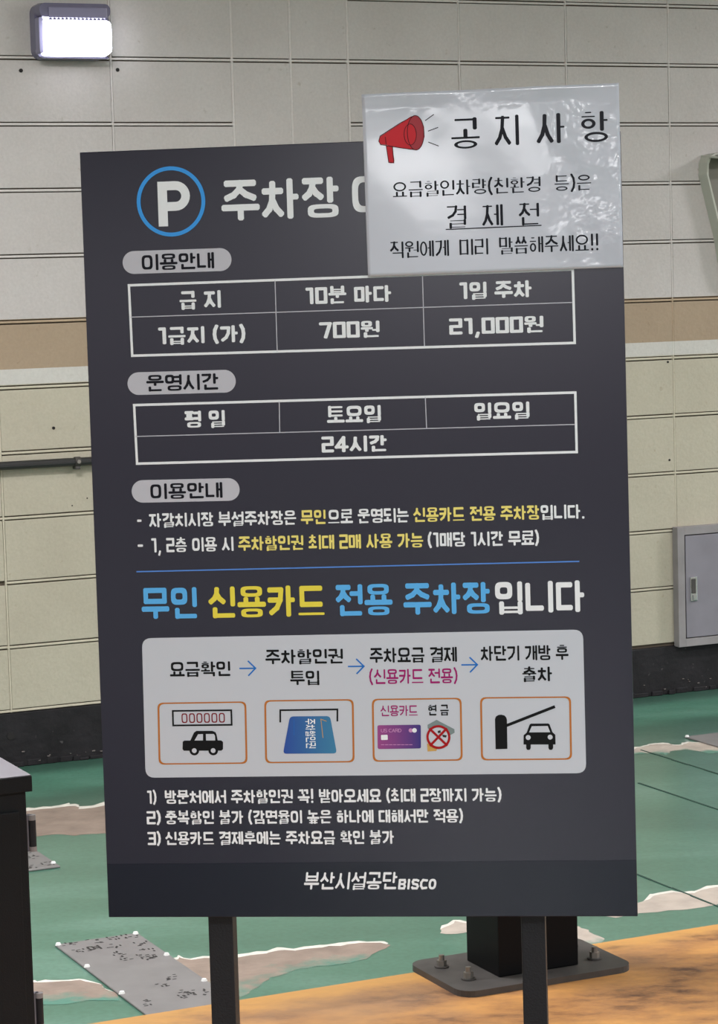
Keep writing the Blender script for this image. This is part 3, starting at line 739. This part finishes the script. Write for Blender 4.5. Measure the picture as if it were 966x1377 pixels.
# navy strip at the foot of the print
PP('foot_strip', [[[S(144.2, 1161), S(858, 1157), S(859.6, 1232), S(146.4, 1232)]]], 'sign_low', .0002)
for x0, x1 in ((276, 309.5), (701.5, 733.5)):
    c = (S(x0, 1233).x + S(x1, 1233).x) / 2; h = (x1 - x0) * PX / 2 * 1.02
    bm = bmesh.new(); box(bm, c - h, c + h, 0.022, 0.022 + 2 * h, 0.006, SCZ + SH / 2 - 0.04, 0.002, 2)
    po = bm_obj('post', bm, M['grey_black'], sign)
    bm = bmesh.new(); prism(bm, rrect(c - .06, c + .06, -.02, .1, .012), 0.0, 0.006); pf = bm_obj('foot_plate', bm, M['grey_black'], po)
# heading
T('주차장', 297.6, 456.7, 242, 296, w=.16, m='white')
ob = Pen(.0077); 
g = []; pn = Pen(.0078); a = S(474, 285.5); pn.ring((a.x, a.y, S(512, 285).x, S(474, 237).y), pw=3.6); g.append(pn.P)
PP('lettering', g, 'white', .0006)
c = S(230, 269.4)
PP('ring_emblem', [ring_polys(c, 46.6 * PX, 46.6 * PX, 5.2 * PX, 64)], 'ringblue', .0006)
def Pglyph():
    x0, y1 = S(211.5, 243); x1 = S(255.5, 262).x; y0 = S(213, 303).y; w = 12.8 * PX; P = []
    H = y1 - y0; P.append([Vector((x0, y0)), Vector((x0 + w, y0)), Vector((x0 + w, y1)), Vector((x0, y1))])
    yb = y0 + H * .34; r = (y1 - yb) / 2; cy = (y1 + yb) / 2; cx = x1 - r
    n = 14; O = []; I = []
    for k in range(n + 1):
        t = math.pi / 2 - math.pi * k / n; O.append(Vector((cx + r * math.cos(t), cy + r * math.sin(t)))); I.append(Vector((cx + (r - w * .92) * math.cos(t), cy + (r - w * .92) * math.sin(t))))
    O = [Vector((x0, y1))] + O + [Vector((x0, yb))]; I = [Vector((x0, y1 - w * .92))] + I + [Vector((x0, yb + w * .92))]
    for k in range(len(O) - 1): P.append([O[k], O[k + 1], I[k + 1], I[k]])
    return P
PP('letter_emblem', [Pglyph()], 'white', .0006)
# pills
for (x0, x1, cy, h, txt, tx0, tx1, yt, yb) in ((165, 311.4, 351.4, 30.5, '이용안내', 190.3, 288.5, 340.3, 362), (171.6, 317.3, 513.8, 30.5, '운영시간', 197, 294.5, 502.2, 524), (177.2, 322.6, 658.6, 30.5, '이용안내', 202, 300, 648, 669)):
    sl = -0.034 + 3.27e-5 * (cy - 190)
    a = S(x0, cy); b = S(x1, cy + sl * (x1 - x0)); r = h / 2 * PX
    pill = PP('heading_pill', [[[Vector(q) for q in rrect(a.x, b.x, a.y - r, a.y + r, r * .999, 8)]]], 'pillc', .0004)
    T(txt, tx0, tx1, yt, yb, w=.15, m='pillink', style='block', parent=pill, off=.0008)
# tables
def lines(name, segs, wpx, m='white', parent=None, off=.0006):
    for s in segs: PP(name, [wide_line([S(*p) for p in s], wpx * PX)], m, off, parent)
lines('table_border', [[(173.5, 381.5), (769.5, 362.5), (772.5, 461), (178, 476), (173.5, 381.5)]], 3.3)
lines('table_rule', [[(176, 424.2), (769, 406.8)], [(370, 376.5), (373, 470.5)], [(568, 370), (570.8, 465)]], 1.2, 'pillc')
T('급 지', 241, 298, 390, 413.5, w=.185); T('10분 마다', 410, 526.5, 385.7, 408, w=.185); T('1일 주차', 616.6, 715, 379.5, 402, w=.185)
T('1급지 (가)', 212, 330.7, 438.3, 461, w=.185); T('700원', 429.3, 511, 432.2, 454, w=.185, m='white'); T('21,000원', 604, 731, 427.8, 449.5, w=.185)
lines('table_border', [[(180.5, 542.3), (773.5, 527.5), (775.7, 607.3), (184.5, 621), (180.5, 542.3)]], 3.3)
lines('table_rule', [[(183, 584.4), (773, 570.3)], [(375.8, 538.7), (376.6, 579.5)], [(572.2, 533.4), (574, 575)]], 1.2, 'pillc')
T('평 일', 248, 303.6, 550.5, 573, w=.18); T('토요일', 439.8, 513.4, 545, 567.5, w=.18); T('일요일', 637.3, 713, 541, 563.5, w=.18)
T('24시간', 432.8, 521, 585.5, 607, w=.185)
# body lines: runs of white and yellow
def body(runs, yt, yb, xr, w=.15, m='white'):
    for r in runs: T(r[0], r[1], r[2], yt - .6, yb + .6, xr=xr, w=w * 1.12, m=r[3] if len(r) > 3 else m)
body([('-', 184.6, 190.5), ('자갈치시장 부설주차장은', 200.5, 399), ('무인', 405, 439, 'paleyel'), ('으로 운영되는', 441, 550.5), ('신용카드 전용 주차장', 556, 725.8, 'paleyel'), ('입니다.', 727, 787.4)], 688.6, 706.3, 200.5, .15)
body([('-', 185.4, 192.5), ('1, 2층 이용 시', 203, 315), ('주차할인권 최대 2매 사용 가능', 320.7, 570, 'paleyel'), ('(1매당 1시간 무료)', 575.4, 725.8)], 722, 740, 203, .15)
lines('blue_rule', [[(184.6, 766.3), (778.8, 754.2)]], 1.7, 'rule')
body([('무인', 190.5, 266.7, 'blue'), ('신용카드', 280, 438.3, 'yellow'), ('전용 주차장', 451.5, 660.5, 'blue'), ('입니다', 665.5, 787.4)], 789, 829.5, 190.5, .15)
body([('1)', 197.5, 211), ('방문처에서 주차할인권 꼭! 받아오세요 (최대 2장까지 가능)', 221.7, 676.3)], 1062.2, 1079, 197.5, .15)
body([('2)', 197.5, 217), ('중복할인 불가 (감면율이 높은 하나에 대해서만 적용)', 222.5, 624.6)], 1090, 1106.5, 197.5, .15)
body([('3)', 198.8, 217), ('신용카드 결제후에는 주차요금 확인 불가', 222.5, 531.5)], 1118, 1134.5, 198.8, .15)
T('부산시설공단', 409, 534.5, 1172.4, 1195.6, w=.14, m='white', shear=.12)
T('BISCO', 536.5, 587.5, 1181.5, 1195.8, w=.22, m='white', shear=.12, gap=.1)

# ---- the light process box
card = PP('process_box', [[quad_round([S(191, 856), S(785, 845.8), S(790, 1039.3), S(196, 1044.2)], 13 * PX)]], 'card', .0004)
def C(name, groups, m, off=.0008):
    o = place(name, groups, M[m], card, off); return o
def CT(*a, **k): k['parent'] = card; k.setdefault('off', .0008); k.setdefault('m', 'ink'); k.setdefault('w', .15); return run(*a, **k)
CT('요금확인', 228.8, 311, 888.2, 908); CT('주차할인권', 357.5, 462.4, 872, 891.5); CT('투입', 391, 431, 900.6, 919.5)
CT('주차요금 결제', 498, 615.8, 870, 890); CT('(신용카드 전용)', 497, 616.8, 898.8, 918.6, m='magenta', w=.13)
CT('차단기 개방 후', 647.3, 765.5, 867.7, 887.8); CT('출차', 703, 744, 896, 915.6)
for (x0, x1, y) in ((323.5, 344.3, 897), (469.8, 490.3, 894.7), (622.4, 643, 893)):
    a, b = S(x0, y), S(x1, y); h = 9.5 * PX
    C('step_arrow', [wide_line([a, Vector((b.x, a.y))], 1.9 * PX) + wide_line([Vector((b.x - h, a.y + h)), Vector((b.x, a.y)), Vector((b.x - h, a.y - h))], 1.9 * PX)], 'arrow')
def Z(cx, cy, k):          # crop frame of an icon -> panel
    return lambda x, y: S(cx + x / k, cy + y / k)
K = 6.662
for c4 in (((213.3, 943.8), (330.6, 942.3), (332.4, 1024.6), (215, 1025.6)), ((357.3, 940.8), (475.3, 939.6), (476.8, 1023), (358.8, 1024)),
           ((502.3, 939.3), (620.6, 938.1), (622.4, 1021), (503.8, 1022.3)), ((648, 937.5), (767.8, 936.6), (769.6, 1020), (649.6, 1020.8))):
    o = quad_round([S(*p) for p in c4], 7.5 * PX); cen = sum(o, Vector((0, 0))) / len(o)
    ring = []
    w = 1.45 * PX
    ou = [p + (p - cen).normalized() * w for p in o]; inn = [p - (p - cen).normalized() * w for p in o]
    n = len(o)
    for k in range(n): ring.append([ou[k], ou[(k + 1) % n], inn[(k + 1) % n], inn[k]])
    C('icon_frame', [ring], 'orange')
z = Z(200, 930, K)
C('display_frame', [wide_line([z(218, 160), z(744, 155), z(748, 286), z(222, 291), z(218, 160)], 2.3 * PX)], 'ink')
CT('000000', 244.6, 303, 957.4, 970.4, m='red', style='thin', w=.115, gap=.16)
pts = [(308, 437), (322, 427), (376, 427), (410, 354), (432, 340), (574, 340), (602, 352), (612, 375), (622, 425), (655, 427), (670, 440), (670, 505), (655, 518), (318, 518), (306, 505)]
wl = lambda f, *c: [f(*p) for p in c]
C('car_silhouette', [[wl(z, *pts), disc(z(412, 517), 44 / K * PX), disc(z(582, 517), 44 / K * PX)]], 'ink')
C('car_window', [[wl(z, (414, 426), (446, 370), (490, 368), (490, 426))], [wl(z, (516, 368), (588, 368), (598, 384), (600, 426), (518, 426))], [disc(z(412, 517), 22 / K * PX)], [disc(z(582, 517), 22 / K * PX)]], 'card', .0011)
z = Z(345, 930, K)
C('slot_bracket', [wide_line([z(218, 258), z(218, 156), z(731, 150), z(731, 250)], 2.3 * PX)], 'ink')
C('ticket', [[quad_round(wl(z, (305, 212), (665, 210), (727, 545), (243, 547)), 5 * PX)]], 'ticket')
# the ticket's lettering runs down its face
gr, tot = text_polys('주차할인권', .13, 'block')
a = z(530, 232); b = z(530, 498); L = a.y - b.y; wv = (z(535, 300) - z(447, 300)).x
k = L / tot
C('ticket_lettering', [[[Vector((a.x - wv + c[1] * wv, a.y - c[0] * k)) for c in f] for f in g] for g in gr], 'white', .0011)
C('ticket_arrow', [wide_line([z(632, 255), z(583, 237), z(602, 402)], .9 * PX)], 'coin', .0011)
C('ticket_fine_print', [wide_line([z(342, 240), z(342, 380)], .5 * PX)], 'arrow', .0011)
z = Z(490, 930, K)
CT('신용카드', 512.5, 563, 947.5, 961.8, m='magenta', w=.12); CT('현 금', 576.5, 604.8, 946.6, 961, w=.15)
C('bank_card', [[quad_round(wl(z, (124, 293), (513, 289), (516, 502), (127, 507)), 2.6 * PX)]], 'ccard')
o = CT('US CARD', 513.5, 541, 978.8, 983.6, m='pink', w=.14, off=.0011)
C('card_chip', [[quad_round(wl(z, (156, 380), (216, 378), (218, 424), (158, 426)), 1.2 * PX)]], 'white', .0011)
C('card_disc', [[disc(z(424, 340), 19 / K * PX)]], 'pink', .0011); C('card_disc', [[disc(z(457, 339), 21 / K * PX)]], 'white', .0013)
C('card_fine_print', [wide_line([z(160 + 36 * i, 468), z(184 + 36 * i, 468)], .9 * PX) for i in range(8)], 'pink', .0011)
C('banknote', [[wl(z, (575, 290), (655, 246), (815, 330), (817, 362), (740, 404), (576, 322))]], 'note')
C('banknote_detail', [[wl(z, (665, 345), (690, 338), (694, 362), (668, 366))], [wl(z, (706, 378), (748, 385), (740, 405), (712, 400))]], 'mark', .0011)
C('coin', [[wl(z, (570, 462), (612, 440), (662, 455), (660, 500), (655, 525), (575, 530))]], 'coin')
c = z(672, 400); r = 108 / K * PX; w = 21 / K * PX
C('ban_circle', [[disc(c, r - w)]], 'card', .0010)
C('ban_ring', [ring_polys(c, r, r, w) + wide_line([c + Vector((-.66, .66)) * r, c + Vector((.66, -.66)) * r], w) + wide_line([c + Vector((.66, .66)) * r, c + Vector((-.66, -.66)) * r], w)], 'banred', .0014)
z = Z(635, 930, K)
C('barrier_post', [[wl(z, (220, 511), (213, 240), (222, 216), (245, 203), (270, 201), (298, 208), (314, 226), (320, 246), (325, 508))]], 'ink')
C('barrier_arm', [wide_line([z(318, 298), z(738, 134)], 26 / K * PX)], 'ink')
C('car_front', [[wl(z, (470, 469), (470, 386), (498, 362), (524, 290), (535, 282), (690, 281), (702, 288), (728, 358), (754, 382), (757, 469)), wl(z, (493, 460), (534, 460), (534, 500), (528, 515), (514, 519), (500, 515), (493, 500)), wl(z, (693, 460), (735, 460), (735, 500), (728, 515), (714, 519), (700, 515), (693, 500))]], 'ink')
C('car_front_window', [[wl(z, (519, 360), (543, 305), (686, 303), (708, 359))], [disc(z(511, 406), 22 / K * PX)], [disc(z(708, 403), 22 / K * PX)]], 'card', .0011)

# ------------------------------------------------------------------ laminated notice on the sign's top right corner
notice = empty('laminated_notice'); notice.matrix_world = Matrix.Translation(centre) @ rot
tag(notice, 'white laminated paper notice with a red megaphone covering the sign heading', 'notice')
NC = [S(486.5, 128), S(830.4, 114.2), S(837.3, 360), S(495.3, 371.2)]
NOFF = 0.004
def nwave(a, b):
    """gentle sag of the sheet: lifted corners and soft ripples (metres towards the viewer)"""
    return NOFF + 0.0022 * (math.sin(a * 9 + b * 3) * .35 + .35) * (0.3 + b) + 0.004 * max(0, a - .82) * 5 * (.4 + .6 * math.sin(b * 7)) ** 2 + 0.004 * max(0, b - .93) * 14 * (.5 + .5 * math.sin(a * 11))
def sheet():
    nx, ny = 72, 54; bm = bmesh.new(); F, Bk = [], []
    for j in range(ny + 1):
        for i in range(nx + 1):
            a, b = i / nx, j / ny
            p = (NC[3] * (1 - a) + NC[2] * a) * (1 - b) + (NC[0] * (1 - a) + NC[1] * a) * b
            y = nwave(a, b); F.append(bm.verts.new((p.x, -y, p.y))); Bk.append(bm.verts.new((p.x, -y + .0006, p.y)))
    W_ = nx + 1
    for j in range(ny):
        for i in range(nx):
            k = j * W_ + i
            bm.faces.new((F[k], F[k + 1], F[k + W_ + 1], F[k + W_])); bm.faces.new((Bk[k], Bk[k + W_], Bk[k + W_ + 1], Bk[k + 1]))
    for i in range(nx):
        bm.faces.new((F[i], Bk[i], Bk[i + 1], F[i + 1])); k = ny * W_ + i; bm.faces.new((F[k], F[k + 1], Bk[k + 1], Bk[k]))
    for j in range(ny):
        k = j * W_; bm.faces.new((F[k], F[k + W_], Bk[k + W_], Bk[k])); k += nx; bm.faces.new((F[k], Bk[k], Bk[k + W_], F[k + W_]))
    return bm_obj('sheet', bm, M['laminate'], notice, smooth=True)
sheet()
NI = homography([tuple(p) for p in NC], [(0, 1), (1, 1), (1, 0), (0, 0)])
def follow(o, off):
    """lay a print on the sagging sheet"""
    me = o.data
    for v in me.vertices:
        x, y = v.co.x, v.co.z; d = NI[6] * x + NI[7] * y + 1
        a = (NI[0] * x + NI[1] * y + NI[2]) / d; b = (NI[3] * x + NI[4] * y + NI[5]) / d
        v.co.y = -(nwave(a, b) + off)
    return o
def NT(txt, x0, x1, yt, yb, w, sl, name='lettering', **k): return follow(run(txt, x0, x1, yt, yb, w=w, style='batang', slope=sl, parent=notice, m='noteink', name=name, **k), .0004)
for ch, x0, x1, yt, yb in (('공', 605.6, 646.5, 161.5, 201.5), ('지', 664.5, 699, 157, 197.5), ('사', 720.5, 760, 155, 195), ('항', 778.5, 818, 152.5, 193.5)):
    NT(ch, x0, x1, yt, yb, .135, -.035)
NT('요금할인차량(친환경 등)은', 528, 795, 245.5, 265.5, .135, -.035, adv={' ': .75})
NT('결', 600, 628, 277.5, 306.5, .12, -.035); NT('제', 648, 677, 276, 304.5, .12, -.035); NT('전', 697, 725.5, 274.5, 303, .12, -.035)
NT('직원에게 미리 말씀해주세요!!', 524.8, 805.5, 325, 346.5, .135, -.033, adv={' ': .6})
def NP(name, groups, m, off=.0004): return follow(place(name, groups, M[m], notice, 0), off)
NP('underline', [wide_line([S(600, 308.6), S(727, 303.6)], 1.3 * PX)], 'noteink')
z = Z(480, 110, 2.611)
NP('megaphone_picture', [[wl(z, (78, 210), (82, 194), (150, 150), (188, 124), (205, 121), (225, 135), (235, 160), (237, 195), (228, 225), (212, 241), (160, 234), (97, 222), (82, 220))], [quad_round(wl(z, (103, 224), (124, 226), (132, 280), (128, 287), (116, 287), (112, 280)), 1 * PX)]], 'megared')
NP('megaphone_bell', [[disc(z(206, 181), 29 / 2.611 * PX, 58 / 2.611 * PX)]], 'megadark', .0006)
NP('megaphone_throat', [[disc(z(187, 187), 21 / 2.611 * PX, 35 / 2.611 * PX)]], 'megared', .0008)
NP('megaphone_outline', [ring_polys(z(206, 181), 30 / 2.611 * PX, 60 / 2.611 * PX, .9 * PX) + ring_polys(z(187, 187), 22 / 2.611 * PX, 37 / 2.611 * PX, .8 * PX)
   + wide_line(wl(z, (200, 121), (150, 148), (82, 192), (77, 210), (84, 222), (150, 233), (208, 241)), .9 * PX) + wide_line(wl(z, (103, 225), (112, 284), (130, 286), (125, 228)), .9 * PX) + wide_line(wl(z, (100, 196), (103, 222)), .8 * PX)], 'megaline', .001)
NP('megaphone_sound_line', [wide_line(wl(z, (240, 138), (268, 118)), 1.1 * PX), wide_line(wl(z, (250, 175), (283, 163)), 1.1 * PX), wide_line(wl(z, (251, 214), (285, 227)), 1.1 * PX)], 'noteink')

# ------------------------------------------------------------------ black square column bolted to the island
def bolt(parent, x, y, z):
    bm = bmesh.new(); cyl(bm, (x, y, z), (x, y, z + .003), .014, 16); b = bm_obj('washer', bm, M['base_plate'], parent)
    bm = bmesh.new(); cyl(bm, (x, y, z + .003), (x, y, z + .014), .0095, 6); n = bm_obj('nut', bm, M['steel'], b)
    bm = bmesh.new(); cyl(bm, (x, y, z + .014), (x, y, z + .024), .0055, 10); bm_obj('stud', bm, M['steel'], b)
col = empty('column', (0.2393, 4.5166, 0.15), (0, 0, WY)); tag(col, 'black square column on a bolted base plate behind the sign', 'column')
bm = bmesh.new(); box(bm, 0, .171, 0, .133, .012, 1.42, .003, 2); bm_obj('shaft', bm, M['column'], col)
bm = bmesh.new(); prism(bm, rrect(-.105, .265, -.055, .185, .035, 6), 0, .012); bp = bm_obj('base_plate', bm, M['base_plate'], col)
for x, y in ((-.062, .118), (-.055, .02), (.218, .02), (.222, .118)): bolt(bp, x, y, .012)
boxo('cap', M['column'], col, -.004, .175, -.004, .137, 1.42, 1.432, .002)

# ------------------------------------------------------------------ black cabinet at the left
cab = empty('black_cabinet', (0, 0, 0)); cab.location = Vector((-0.5221, 3.7803, 0.15)); cab.rotation_euler = (0, 0, WY)
tag(cab, 'black metal cabinet with a grey flat lid and side hinges, left foreground', 'cabinet')
boxo('body', M['black'], cab, -.42, -.0085, .008, .184, .0, .545, .003)
bm = bmesh.new(); box(bm, -.43, 0, 0, .192, .545, .570, .0015, 2)
lid = bm_obj('lid', bm, M['black'], cab)
boxo('lid_top', M['grey_metal'], lid, -.4285, -.0015, .0015, .1905, .5702, .5712)
boxo('front_door', M['black'], cab, -.405, -.022, .003, .008, .02, .515, .002)
for z0 in (.4475, .162):
    bm = bmesh.new(); box(bm, -.0085, .0005, .012, .022, z0, z0 + .058); hg = bm_obj('hinge', bm, M['grey_metal'], cab)
    bm = bmesh.new(); cyl(bm, (.0005, .012, z0 + .008), (.0005, .012, z0 + .05), .006, 14); bm_obj('hinge_barrel', bm, M['grey_black'], hg)
    for zz in (z0, z0 + .05):
        bm = bmesh.new(); cyl(bm, (.0005, .012, zz), (.0005, .012, zz + .008), .0062, 14); bm_obj('hinge_cap', bm, M['frame_metal'], hg)

# ------------------------------------------------------------------ things on the wall
def on_wall(name, label, cat): 
    o = empty(name, (0, WD, 0), (0, 0, WY)); return tag(o, label, cat)
# conduit
cd = on_wall('conduit', 'thin black conduit pipe running along the cream wall', 'pipe')
bm = bmesh.new(); cyl(bm, (-2.6, -.026, .9423), (.25, -.026, .9335), .013, 14); bm_obj('pipe', bm, M['pipe'], cd, smooth=False)
bm = bmesh.new(); cyl(bm, (.25, -.026, .9335), (.272, -.026, .912), .0125, 12); cyl(bm, (.272, -.026, .912), (.272, -.026, .17), .0115, 14); bm_obj('elbow_drop', bm, M['pipe'], cd)
for s in (-1.9, -.966, -.05):
    bm = bmesh.new(); box(bm, s - .008, s + .008, -.034, 0.0, .914, .928, .002, 1); cyl(bm, (s - .009, -.026, .9375), (s + .009, -.026, .9375), .0155, 16)
    k_ = bm_obj('clamp', bm, M['base_plate'], cd)
    bm = bmesh.new(); cyl(bm, (s, -.038, .9385), (s, -.046, .9385), .006, 10); bm_obj('screw', bm, M['steel'], k_)
# grey electrical cabinet
ec = on_wall('electrical_cabinet', 'grey steel wall cabinet with a small latch above the black plinth', 'cabinet')
x0, x1, z0, z1 = 1.1975, 1.80, .166, .586; D0 = -.034
for q in ((x0, x0 + .028, z0, z1), (x1 - .028, x1, z0, z1), (x0 + .028, x1 - .028, z1 - .028, z1), (x0 + .028, x1 - .028, z0, z0 + .028)):
    boxo('frame_rail', M['frame_metal'], ec, q[0], q[1], D0, 0, q[2], q[3], .0015)
boxo('recess', M['dark_gap'], ec, x0 + .02, x1 - .02, -.018, -.002, z0 + .02, z1 - .02)
dr = boxo('door_leaf', M['grey_metal'], ec, x0 + .0315, x1 - .0315, D0 - .001, -.02, z0 + .0315, z1 - .0315, .0015)
bm = bmesh.new(); box(bm, 1.244, 1.272, D0 - .006, D0 - .001, .325, .41, .002, 2); la = bm_obj('latch_plate', bm, M['chrome'], dr)
boxo('latch_paddle', M['base_plate'], dr, 1.2475, 1.264, D0 - .0085, D0 - .006, .352, .403, .001)
boxo('latch_key', M['chrome'], dr, 1.252, 1.266, D0 - .012, D0 - .006, .329, .347, .001)
# lit bulkhead lamp
lp = on_wall('wall_lamp', 'lit rounded rectangular wall lamp at the top left of the wall', 'lamp')
def rslab(bm, x0, x1, z0, z1, r, ya, yb, inset=0.0, n=6):
    o = rrect(x0, x1, z0, z1, r, n); i = rrect(x0 + inset, x1 - inset, z0 + inset, z1 - inset, max(r - inset, .004), n)
    a = [bm.verts.new((p[0], ya, p[1])) for p in o]; b = [bm.verts.new((p[0], yb, p[1])) for p in i]
    bm.faces.new(a); bm.faces.new(b)
    for k in range(len(o)): j = (k + 1) % len(o); bm.faces.new((a[k], a[j], b[j], b[k]))
dp = -.085
bm = bmesh.new(); rslab(bm, -1.054, -.818, 2.166, 2.335, .03, 0, -.045, .002); bm_obj('housing', bm, M['lamp_shell'], lp)
bm = bmesh.new(); rslab(bm, -1.052, -.82, 2.284, 2.334, .022, -.04, dp, .004); bm_obj('upper_hood', bm, M['lamp_shell'], lp)
bm = bmesh.new(); rslab(bm, -1.052, -1.036, 2.18, 2.29, .006, -.04, dp + .006, .002); bm_obj('side_cheek', bm, M['lamp_rib'], lp)
bm = bmesh.new(); rslab(bm, -1.040, -.822, 2.172, 2.284, .022, -.04, dp - .014, .006); bm_obj('diffuser', bm, M['lamp_lit'], lp)
bm = bmesh.new()
box(bm, -1.022, -.836, dp - .007, dp, 2.286, 2.318, .004, 2)
bm_obj('reflector_cover', bm, M['lamp_rib'], lp)
bm = bmesh.new()
for i in range(15): cyl(bm, (-1.018 + i * .0127, dp - .002, 2.281), (-1.018 + i * .0127, dp - .012, 2.281), .0045, 10)
o = bm_obj('rib', bm, M['lamp_shell'], lp); tag(o, kind='stuff')
bm = bmesh.new(); rslab(bm, -1.045, -.826, 2.1665, 2.1735, .003, -.04, dp + .02, .001); bm_obj('lower_lip', bm, M['lamp_shell'], lp)
# pale green hood at the right edge
hd = on_wall('wall_hood', 'pale green tapered plastic hood on the upper wall at the right edge', 'hood')
def hood():
    # left profile at the wall plane, mirrored about the centre
    cx = 1.63; L = [(1.328, 1.84), (1.338, 1.862), (1.36, 1.872), (1.40, 1.876)]; Lb = [(1.326, 1.80), (1.352, 1.70), (1.379, 1.60), (1.388, 1.56), (1.398, 1.50), (1.42, 1.44), (1.45, 1.42)]
    left = list(reversed(Lb)) + L
    out = left + [(2 * cx - x, z) for x, z in reversed(left)]
    return out, cx
out, cx = hood(); cz = 1.65
def shell(bm, outline, th, ya, yb):
    n = len(outline); inn = []
    for i, (x, z) in enumerate(outline):
        d = Vector((cx - x, cz - z)).normalized() * th; inn.append((x + d.x, z + d.y))
    A = [bm.verts.new((x, ya, z)) for x, z in outline]; B = [bm.verts.new((x + (.008 if x < cx else -.008), yb, z + (.018 if z > 1.8 else 0) * 0)) for x, z in outline]
    Bi = [bm.verts.new((x + (.008 if x < cx else -.008), yb, z)) for x, z in inn]; Ai = [bm.verts.new((x, ya, z)) for x, z in inn]
    for i in range(n):
        j = (i + 1) % n
        bm.faces.new((A[i], A[j], B[j], B[i])); bm.faces.new((B[i], B[j], Bi[j], Bi[i])); bm.faces.new((Bi[i], Bi[j], Ai[j], Ai[i])); bm.faces.new((Ai[i], Ai[j], A[j], A[i]))
bm = bmesh.new(); shell(bm, out, .008, 0, -.042); bm_obj('hood_shell', bm, M['hood'], hd)
bm = bmesh.new(); prism(bm, [(x + (.012 if x < cx else -.012), z - .008 if z > cz else z + .008) for x, z in out], 0, .006)
for v in bm.verts: v.co = Vector((v.co.x, -v.co.z - .002, v.co.y))
bm_obj('back_panel', bm, M['hood_in'], hd)
bm = bmesh.new()                                     # overhanging roof, sloping forward
v = [bm.verts.new(c) for c in ((1.338, -.001, 1.862), (1.922, -.001, 1.862), (1.922, -.001, 1.892), (1.338, -.001, 1.868), (1.352, -.105, 1.850), (1.908, -.105, 1.850), (1.908, -.105, 1.868), (1.352, -.105, 1.856))]
for f in ((0, 1, 2, 3), (4, 5, 6, 7), (0, 1, 5, 4), (3, 2, 6, 7), (0, 3, 7, 4), (1, 2, 6, 5)): bm.faces.new([v[i] for i in f])
bm_obj('roof', bm, M['hood'], hd)

# ------------------------------------------------------------------ ceiling tube fixtures
for i, (s, t, p) in enumerate(LAMPS):
    c = wp(s, t, CEIL); f = empty('ceiling_lamp', c, (0, 0, WY))
    tag(f, 'white ceiling tube lamp lighting the garage', 'lamp', 'ceiling tube lamps')
    boxo('fixture_body', M['fixture'], f, -.63, .63, -.05, .05, -.06, 0, .004)
    bm = bmesh.new(); cyl(bm, (-.6, 0, -.082), (.6, 0, -.082), .013, 12); bm_obj('tube', bm, M['tube'], f)
    boxo('lamp_holder', M['fixture'], f, -.625, -.6, -.02, .02, -.1, -.06); boxo('lamp_holder', M['fixture'], f, .6, .625, -.02, .02, -.1, -.06)
